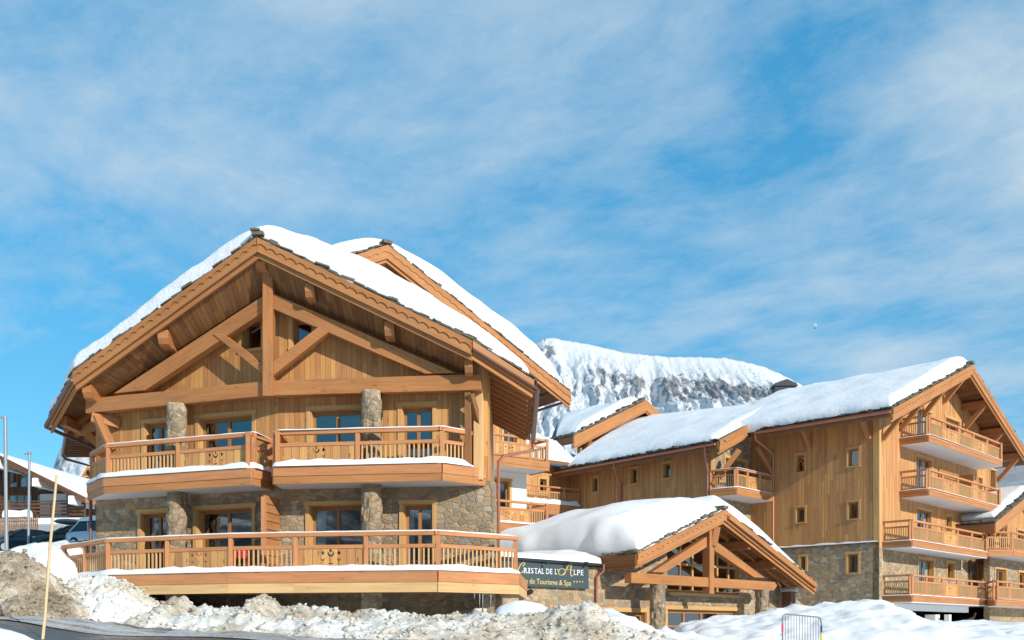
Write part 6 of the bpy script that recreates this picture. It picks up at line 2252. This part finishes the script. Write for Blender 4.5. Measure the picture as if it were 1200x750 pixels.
# ------------------------------------------------------------------ mountains
def mountain_mat():
    g = NT('snowy_rock')
    p = g.pos()
    geo = g.n('ShaderNodeNewGeometry')
    sp_ = g.n('ShaderNodeSeparateXYZ'); g.link(geo.outputs['Normal'], sp_.inputs[0])
    sq = g.n('ShaderNodeSeparateXYZ'); g.link(p, sq.inputs[0])
    u, v = g.uv()
    n1 = g.noise(p, .004, 8, .65)
    n2 = g.noise(p, .034, 9, .74)
    # gullies run down the face
    st_ = g.noise(g.comb(g.math('ADD', g.math('MULTIPLY', u, 95.0), g.math('MULTIPLY', n1, 5.0)), g.math('MULTIPLY', v, 7.0), g.math('MULTIPLY', n1, 2.0)), 1.0, 8, .68)
    at = g.n('ShaderNodeAttribute', attribute_name='rock')
    f = g.math('ADD', g.math('MULTIPLY', at.outputs['Fac'], .75), g.math('ADD', g.math('MULTIPLY', g.math('SUBTRACT', st_, .52), 3.6), g.math('MULTIPLY', g.math('SUBTRACT', n2, .5), 2.2)))
    rockm = g.ramp(f, [(.45, (0, 0, 0)), (.53, (.95, .95, .95))])
    rock = g.mix(n2, (.12, .135, .175), (.36, .34, .34))
    col = g.mix(rockm, g.mix(n1, (.64, .675, .73), (.74, .75, .77)), rock)
    g.bump(g.math('ADD', n2, g.math('MULTIPLY', rockm, .4)), .8, 14.0)
    return g.done(col, .8, .15)
MM_ = mountain_mat()


def mountain(name, sky_px, Ytop, Ybot, py_bot, rockfn, nu=260, nv=90, amp=60., seed=0., spread=.5):
    pts = sky_px
    me_v, me_f, uv, rk = [], [], [], []
    for j in range(nv + 1):
        v = j / nv
        for i in range(nu + 1):
            u = i / nu
            px = pts[0][0] + (pts[-1][0] - pts[0][0]) * u
            for a, b in zip(pts[:-1], pts[1:]):
                if px <= b[0]:
                    w = (px - a[0]) / (b[0] - a[0]); py = a[1] + (b[1] - a[1]) * w
                    break
            py += 1.2 * noise.fractal(Vector((px * .09, seed, 0)), 1, 2, 4) - .35 * abs(noise.noise(Vector((px * .35, seed, 0))))
            Y = Ytop + (Ybot - Ytop) * v
            top = P(px, py, Ytop)
            x = px_x = (px - CX) / F * Ytop
            zb_ = EYE + (HY - py_bot) / F * Ybot
            z = top.z + (zb_ - top.z) * (v ** .85)
            k = min(1, v * 3.2)
            # spurs and gullies: warped ridged noise, finer rubble below
            wq = Vector((px * .018, v * 2.4, seed))
            wx = .4 * noise.fractal(wq * 1.3, 1.0, 2.0, 4)
            s = 1 - abs(noise.fractal(Vector((px * .026 + wx * .8 + v * .5, v * .8 + wx * .5, seed)), .9, 2.2, 6)) * 2
            s2 = noise.fractal(Vector((px * .12, v * 9, seed + 4)), .75, 2.1, 6)
            Yd = Y - k * amp * (s + .25 * s2) * 3.4
            z += k * amp * .36 * (s - .5) * min(1, v * 3 + .15) + k * amp * .16 * s2
            me_v.append((x * (Yd / Ytop) * spread + x * (1 - spread), Yd, z))
            uv.append((u, v))
            rk.append(rockfn(px, v, s, s2))
    for j in range(nv):
        for i in range(nu):
            a = j * (nu + 1) + i
            me_f.append((a, a + nu + 1, a + nu + 2, a + 1))
    # far side of the ridge
    me = bpy.data.meshes.new(name)
    base = len(me_v)
    for i in range(nu + 1):
        x, y, z = me_v[i]
        me_v.append((x, y + 900, z - 700)); uv.append((i / nu, -.3)); rk.append(0)
    for i in range(nu):
        me_f.append((i, i + 1, base + i + 1, base + i))
    me.from_pydata(me_v, [], me_f)
    ul = me.uv_layers.new(name='UVMap')
    li = np.empty(len(me.loops), dtype=np.int32); me.loops.foreach_get('vertex_index', li)
    ul.data.foreach_set('uv', np.array(uv, dtype=np.float32)[li].ravel())
    at = me.attributes.new('rock', 'FLOAT', 'POINT'); at.data.foreach_set('value', np.array(rk, dtype=np.float32))
    me.materials.append(MM_)
    me.polygons.foreach_set('use_smooth', [True] * len(me.polygons))
    o = bpy.data.objects.new(name, me)
    COL.objects.link(o)
    tag(o, kind='structure')
    return o


def rock_main(px, v, s, s2):
    def bell(x, c, w): return math.exp(-((x - c) / w) ** 2)
    band = bell(v, .34 + .00012 * (px - 800), .17)
    a = band * (bell(px, 730, 55) * .85 + bell(px, 850, 75) * 1.0 + bell(px, 790, 30) * .5)
    a += bell(v, .10, .10) * bell(px, 637, 16) * .9
    a += bell(v, .60, .22) * bell(px, 670, 55) * (.30 + .5 * s2)
    return a * (.45 + 1.15 * max(0, min(1, s))) - .24 + .12 * s2
mountain('mountain', [(520, 520), (560, 470), (590, 430), (610, 412), (628, 402), (638, 396.5), (648, 396), (662, 399), (675, 401), (690, 403.5), (705, 407), (722, 411), (740, 414.5), (765, 416.5), (790, 418.5), (820, 418.5), (848, 419.5), (868, 423), (890, 428.5), (910, 436), (926, 444), (940, 452), (960, 466), (1000, 495), (1060, 530), (1150, 580)],
         3400, 2000, 540, rock_main, seed=2.0, nu=520, nv=170, amp=19)
mountain('mountain', [(-60, 640), (20, 625), (48, 600), (58, 568), (63, 545), (70, 527), (78, 517), (90, 511), (110, 505), (140, 500), (180, 505), (260, 540), (340, 600)],
         2200, 1300, 640, lambda px, v, s, s2: .75 * math.exp(-((px - 72) / 16) ** 2) * math.exp(-((v - .15) / .25) ** 2) - .10, seed=8.0, nu=200, nv=80, amp=14, spread=1.0)
# the opposite side of the valley, which the window panes mirror
mb = MB()
rows = []
for j in range(24):
    v = j / 23
    row = []
    for i in range(90):
        a = math.pi * (1.05 + .9 * i / 89)
        rad = 900 + 1300 * v
        h = 330 * v * (1 + .5 * noise.fractal(Vector((i * .09, v * 2, 5)), 1, 2, 5)) - 60
        row.append(Vector((math.cos(a) * rad, math.sin(a) * rad, h)))
    rows.append(row)
mb.grid(rows)
def hill_mat():
    g = NT('valley_side')
    p = g.pos()
    a = g.noise(p, .006, 7, .65)
    col = g.ramp(a, [(.42, (.05, .07, .075)), (.52, (.20, .22, .24)), (.6, (.82, .84, .87))])
    return g.done(col, .9, .1)
ho = mb.build('valley_hills', hill_mat(), None, smooth=True)
tag(ho, kind='structure')

# the faint half moon over the right block
mo = P(954, 382, 9000)
mb = MB()
rows = []
vw = -(mo - Vector((0, 0, EYE))).normalized()
sx_ = vw.cross(UP).normalized() * -1
rad = 26
for i in range(13):
    th2 = math.pi * i / 12
    rows.append([mo + UP * math.cos(th2) * rad + (sx_ * math.cos(f2) + vw * math.sin(f2)) * math.sin(th2) * rad for f2 in [math.pi * (.02 + .5 * k / 8) for k in range(9)]])
mb.grid(rows)
moon = mb.build('moon', plain('moon_rock', (.33, .40, .45), .95, 0), None, smooth=True)
tag(moon, 'faint pale half moon in the sky above the long snowy roof', 'moon')
# =================================================================== light and sky
SUN_AZ, SUN_EL = 40.0, 23.0      # degrees to the right of straight behind the camera; height
w = bpy.data.worlds.new('World')
SC.world = w
w.use_nodes = True
t = w.node_tree
bg = t.nodes['Background']
out = t.nodes['World Output']
sky = t.nodes.new('ShaderNodeTexSky')
sky.sky_type = 'NISHITA'
sky.sun_disc = False
sky.sun_elevation = R(SUN_EL)
sky.sun_rotation = R(180 - SUN_AZ)
sky.altitude = 1800
sky.air_density = 1.15
sky.dust_density = 0.25
sky.ozone_density = 2.2
hs = t.nodes.new('ShaderNodeHueSaturation')
hs.inputs['Saturation'].default_value = 1.12
hs.inputs['Hue'].default_value = 0.488
t.links.new(sky.outputs[0], hs.inputs['Color'])
tint = t.nodes.new('ShaderNodeMix'); tint.data_type = 'RGBA'; tint.blend_type = 'MULTIPLY'
tint.inputs[0].default_value = 1.0
tint.inputs[7].default_value = (0.72, 0.95, 0.92, 1)
t.links.new(hs.outputs[0], tint.inputs[6])


def wn(typ, **kw):
    nd = t.nodes.new(typ)
    for k, v in kw.items(): setattr(nd, k, v)
    return nd


def wm(op, a, b=0.0):
    nd = wn('ShaderNodeMath', operation=op)
    for i, v in enumerate((a, b)):
        if isinstance(v, (int, float)): nd.inputs[i].default_value = v
        else: t.links.new(v, nd.inputs[i])
    return nd.outputs[0]

tc = wn('ShaderNodeTexCoord')
sp = wn('ShaderNodeSeparateXYZ')
t.links.new(tc.outputs['Generated'], sp.inputs[0])
# high cirrus: the view direction meets a flat cloud layer
zc = wm('MAXIMUM', sp.outputs[2], 0.03)
zc = wm('ADD', zc, 0.10)
cx_, cy_ = wm('DIVIDE', sp.outputs[0], zc), wm('DIVIDE', sp.outputs[1], zc)
def cvec(a, b, sx, sy, o=0.0):
    # rotate and stretch
    r = R(a)
    x = wm('ADD', wm('MULTIPLY', cx_, math.cos(r) * sx), wm('MULTIPLY', cy_, math.sin(r) * sx))
    y = wm('ADD', wm('MULTIPLY', cx_, -math.sin(r) * sy), wm('MULTIPLY', cy_, math.cos(r) * sy))
    cb = wn('ShaderNodeCombineXYZ')
    t.links.new(x, cb.inputs[0]); t.links.new(y, cb.inputs[1]); cb.inputs[2].default_value = o
    return cb.outputs[0]
def wnoise(vec, s, d, r, dist=0.0):
    n = wn('ShaderNodeTexNoise')
    t.links.new(vec, n.inputs['Vector'])
    n.inputs['Scale'].default_value = s; n.inputs['Detail'].default_value = d; n.inputs['Roughness'].default_value = r
    n.inputs['Distortion'].default_value = dist
    return n.outputs[0]
n1 = wnoise(cvec(-24, 0, 1.0, 1.05, 3.1), 1.5, 11, .60, .25)
n2 = wnoise(cvec(-42, 0, 1.5, 2.3, 7.7), 2.4, 12, .72, .25)
n3 = wnoise(cvec(-12, 0, .6, 1.0, 21.3), 0.75, 4, .5, .2)
dens = wm('ADD', wm('MULTIPLY', n1, .62), wm('ADD', wm('MULTIPLY', n2, .30), wm('MULTIPLY', n3, .72)))
# the veil thickens towards the zenith and the right of the view
dens = wm('ADD', dens, wm('ADD', wm('MULTIPLY', sp.outputs[0], .16), wm('MULTIPLY', wm('SUBTRACT', sp.outputs[2], .38), .34)))
rp_ = wn('ShaderNodeValToRGB')
rp_.color_ramp.elements[0].position = .755; rp_.color_ramp.elements[0].color = (0, 0, 0, 1)
rp_.color_ramp.elements[1].position = 1.06; rp_.color_ramp.elements[1].color = (1, 1, 1, 1)
t.links.new(dens, rp_.inputs[0])
mx = wn('ShaderNodeMix', data_type='RGBA')
t.links.new(wm('MULTIPLY', rp_.outputs[0], .78), mx.inputs[0])
flat = t.nodes.new('ShaderNodeMix'); flat.data_type = 'RGBA'
flat.inputs[0].default_value = 0.62
t.links.new(tint.outputs[2], flat.inputs[6])
flat.inputs[7].default_value = (0.20, 1.60, 3.15, 1)
t.links.new(flat.outputs[2], mx.inputs[6])
CLOUD = 3.6
mx.inputs[7].default_value = (2.75, 3.30, 3.70, 1)
t.links.new(mx.outputs[2], bg.inputs['Color'])
bg.inputs['Strength'].default_value = 0.15

sd = bpy.data.lights.new('sun', 'SUN')
sd.energy = 3.2
sd.angle = R(0.5)
sd.color = (1.0, 0.94, 0.84)
so = bpy.data.objects.new('sun', sd)
COL.objects.link(so)
so.location = (30, -40, 60)
to_sun = Vector((math.sin(R(SUN_AZ)) * math.cos(R(SUN_EL)), -math.cos(R(SUN_AZ)) * math.cos(R(SUN_EL)), math.sin(R(SUN_EL))))
so.rotation_euler = to_sun.to_track_quat('Z', 'Y').to_euler()

SC.view_settings.view_transform = 'Standard'
SC.view_settings.look = 'None'
SC.view_settings.exposure = 0.56
SC.view_settings.gamma = 1.0
SC.view_settings.use_curve_mapping = False
SC.cycles.max_bounces = 8
SC.cycles.transparent_max_bounces = 8
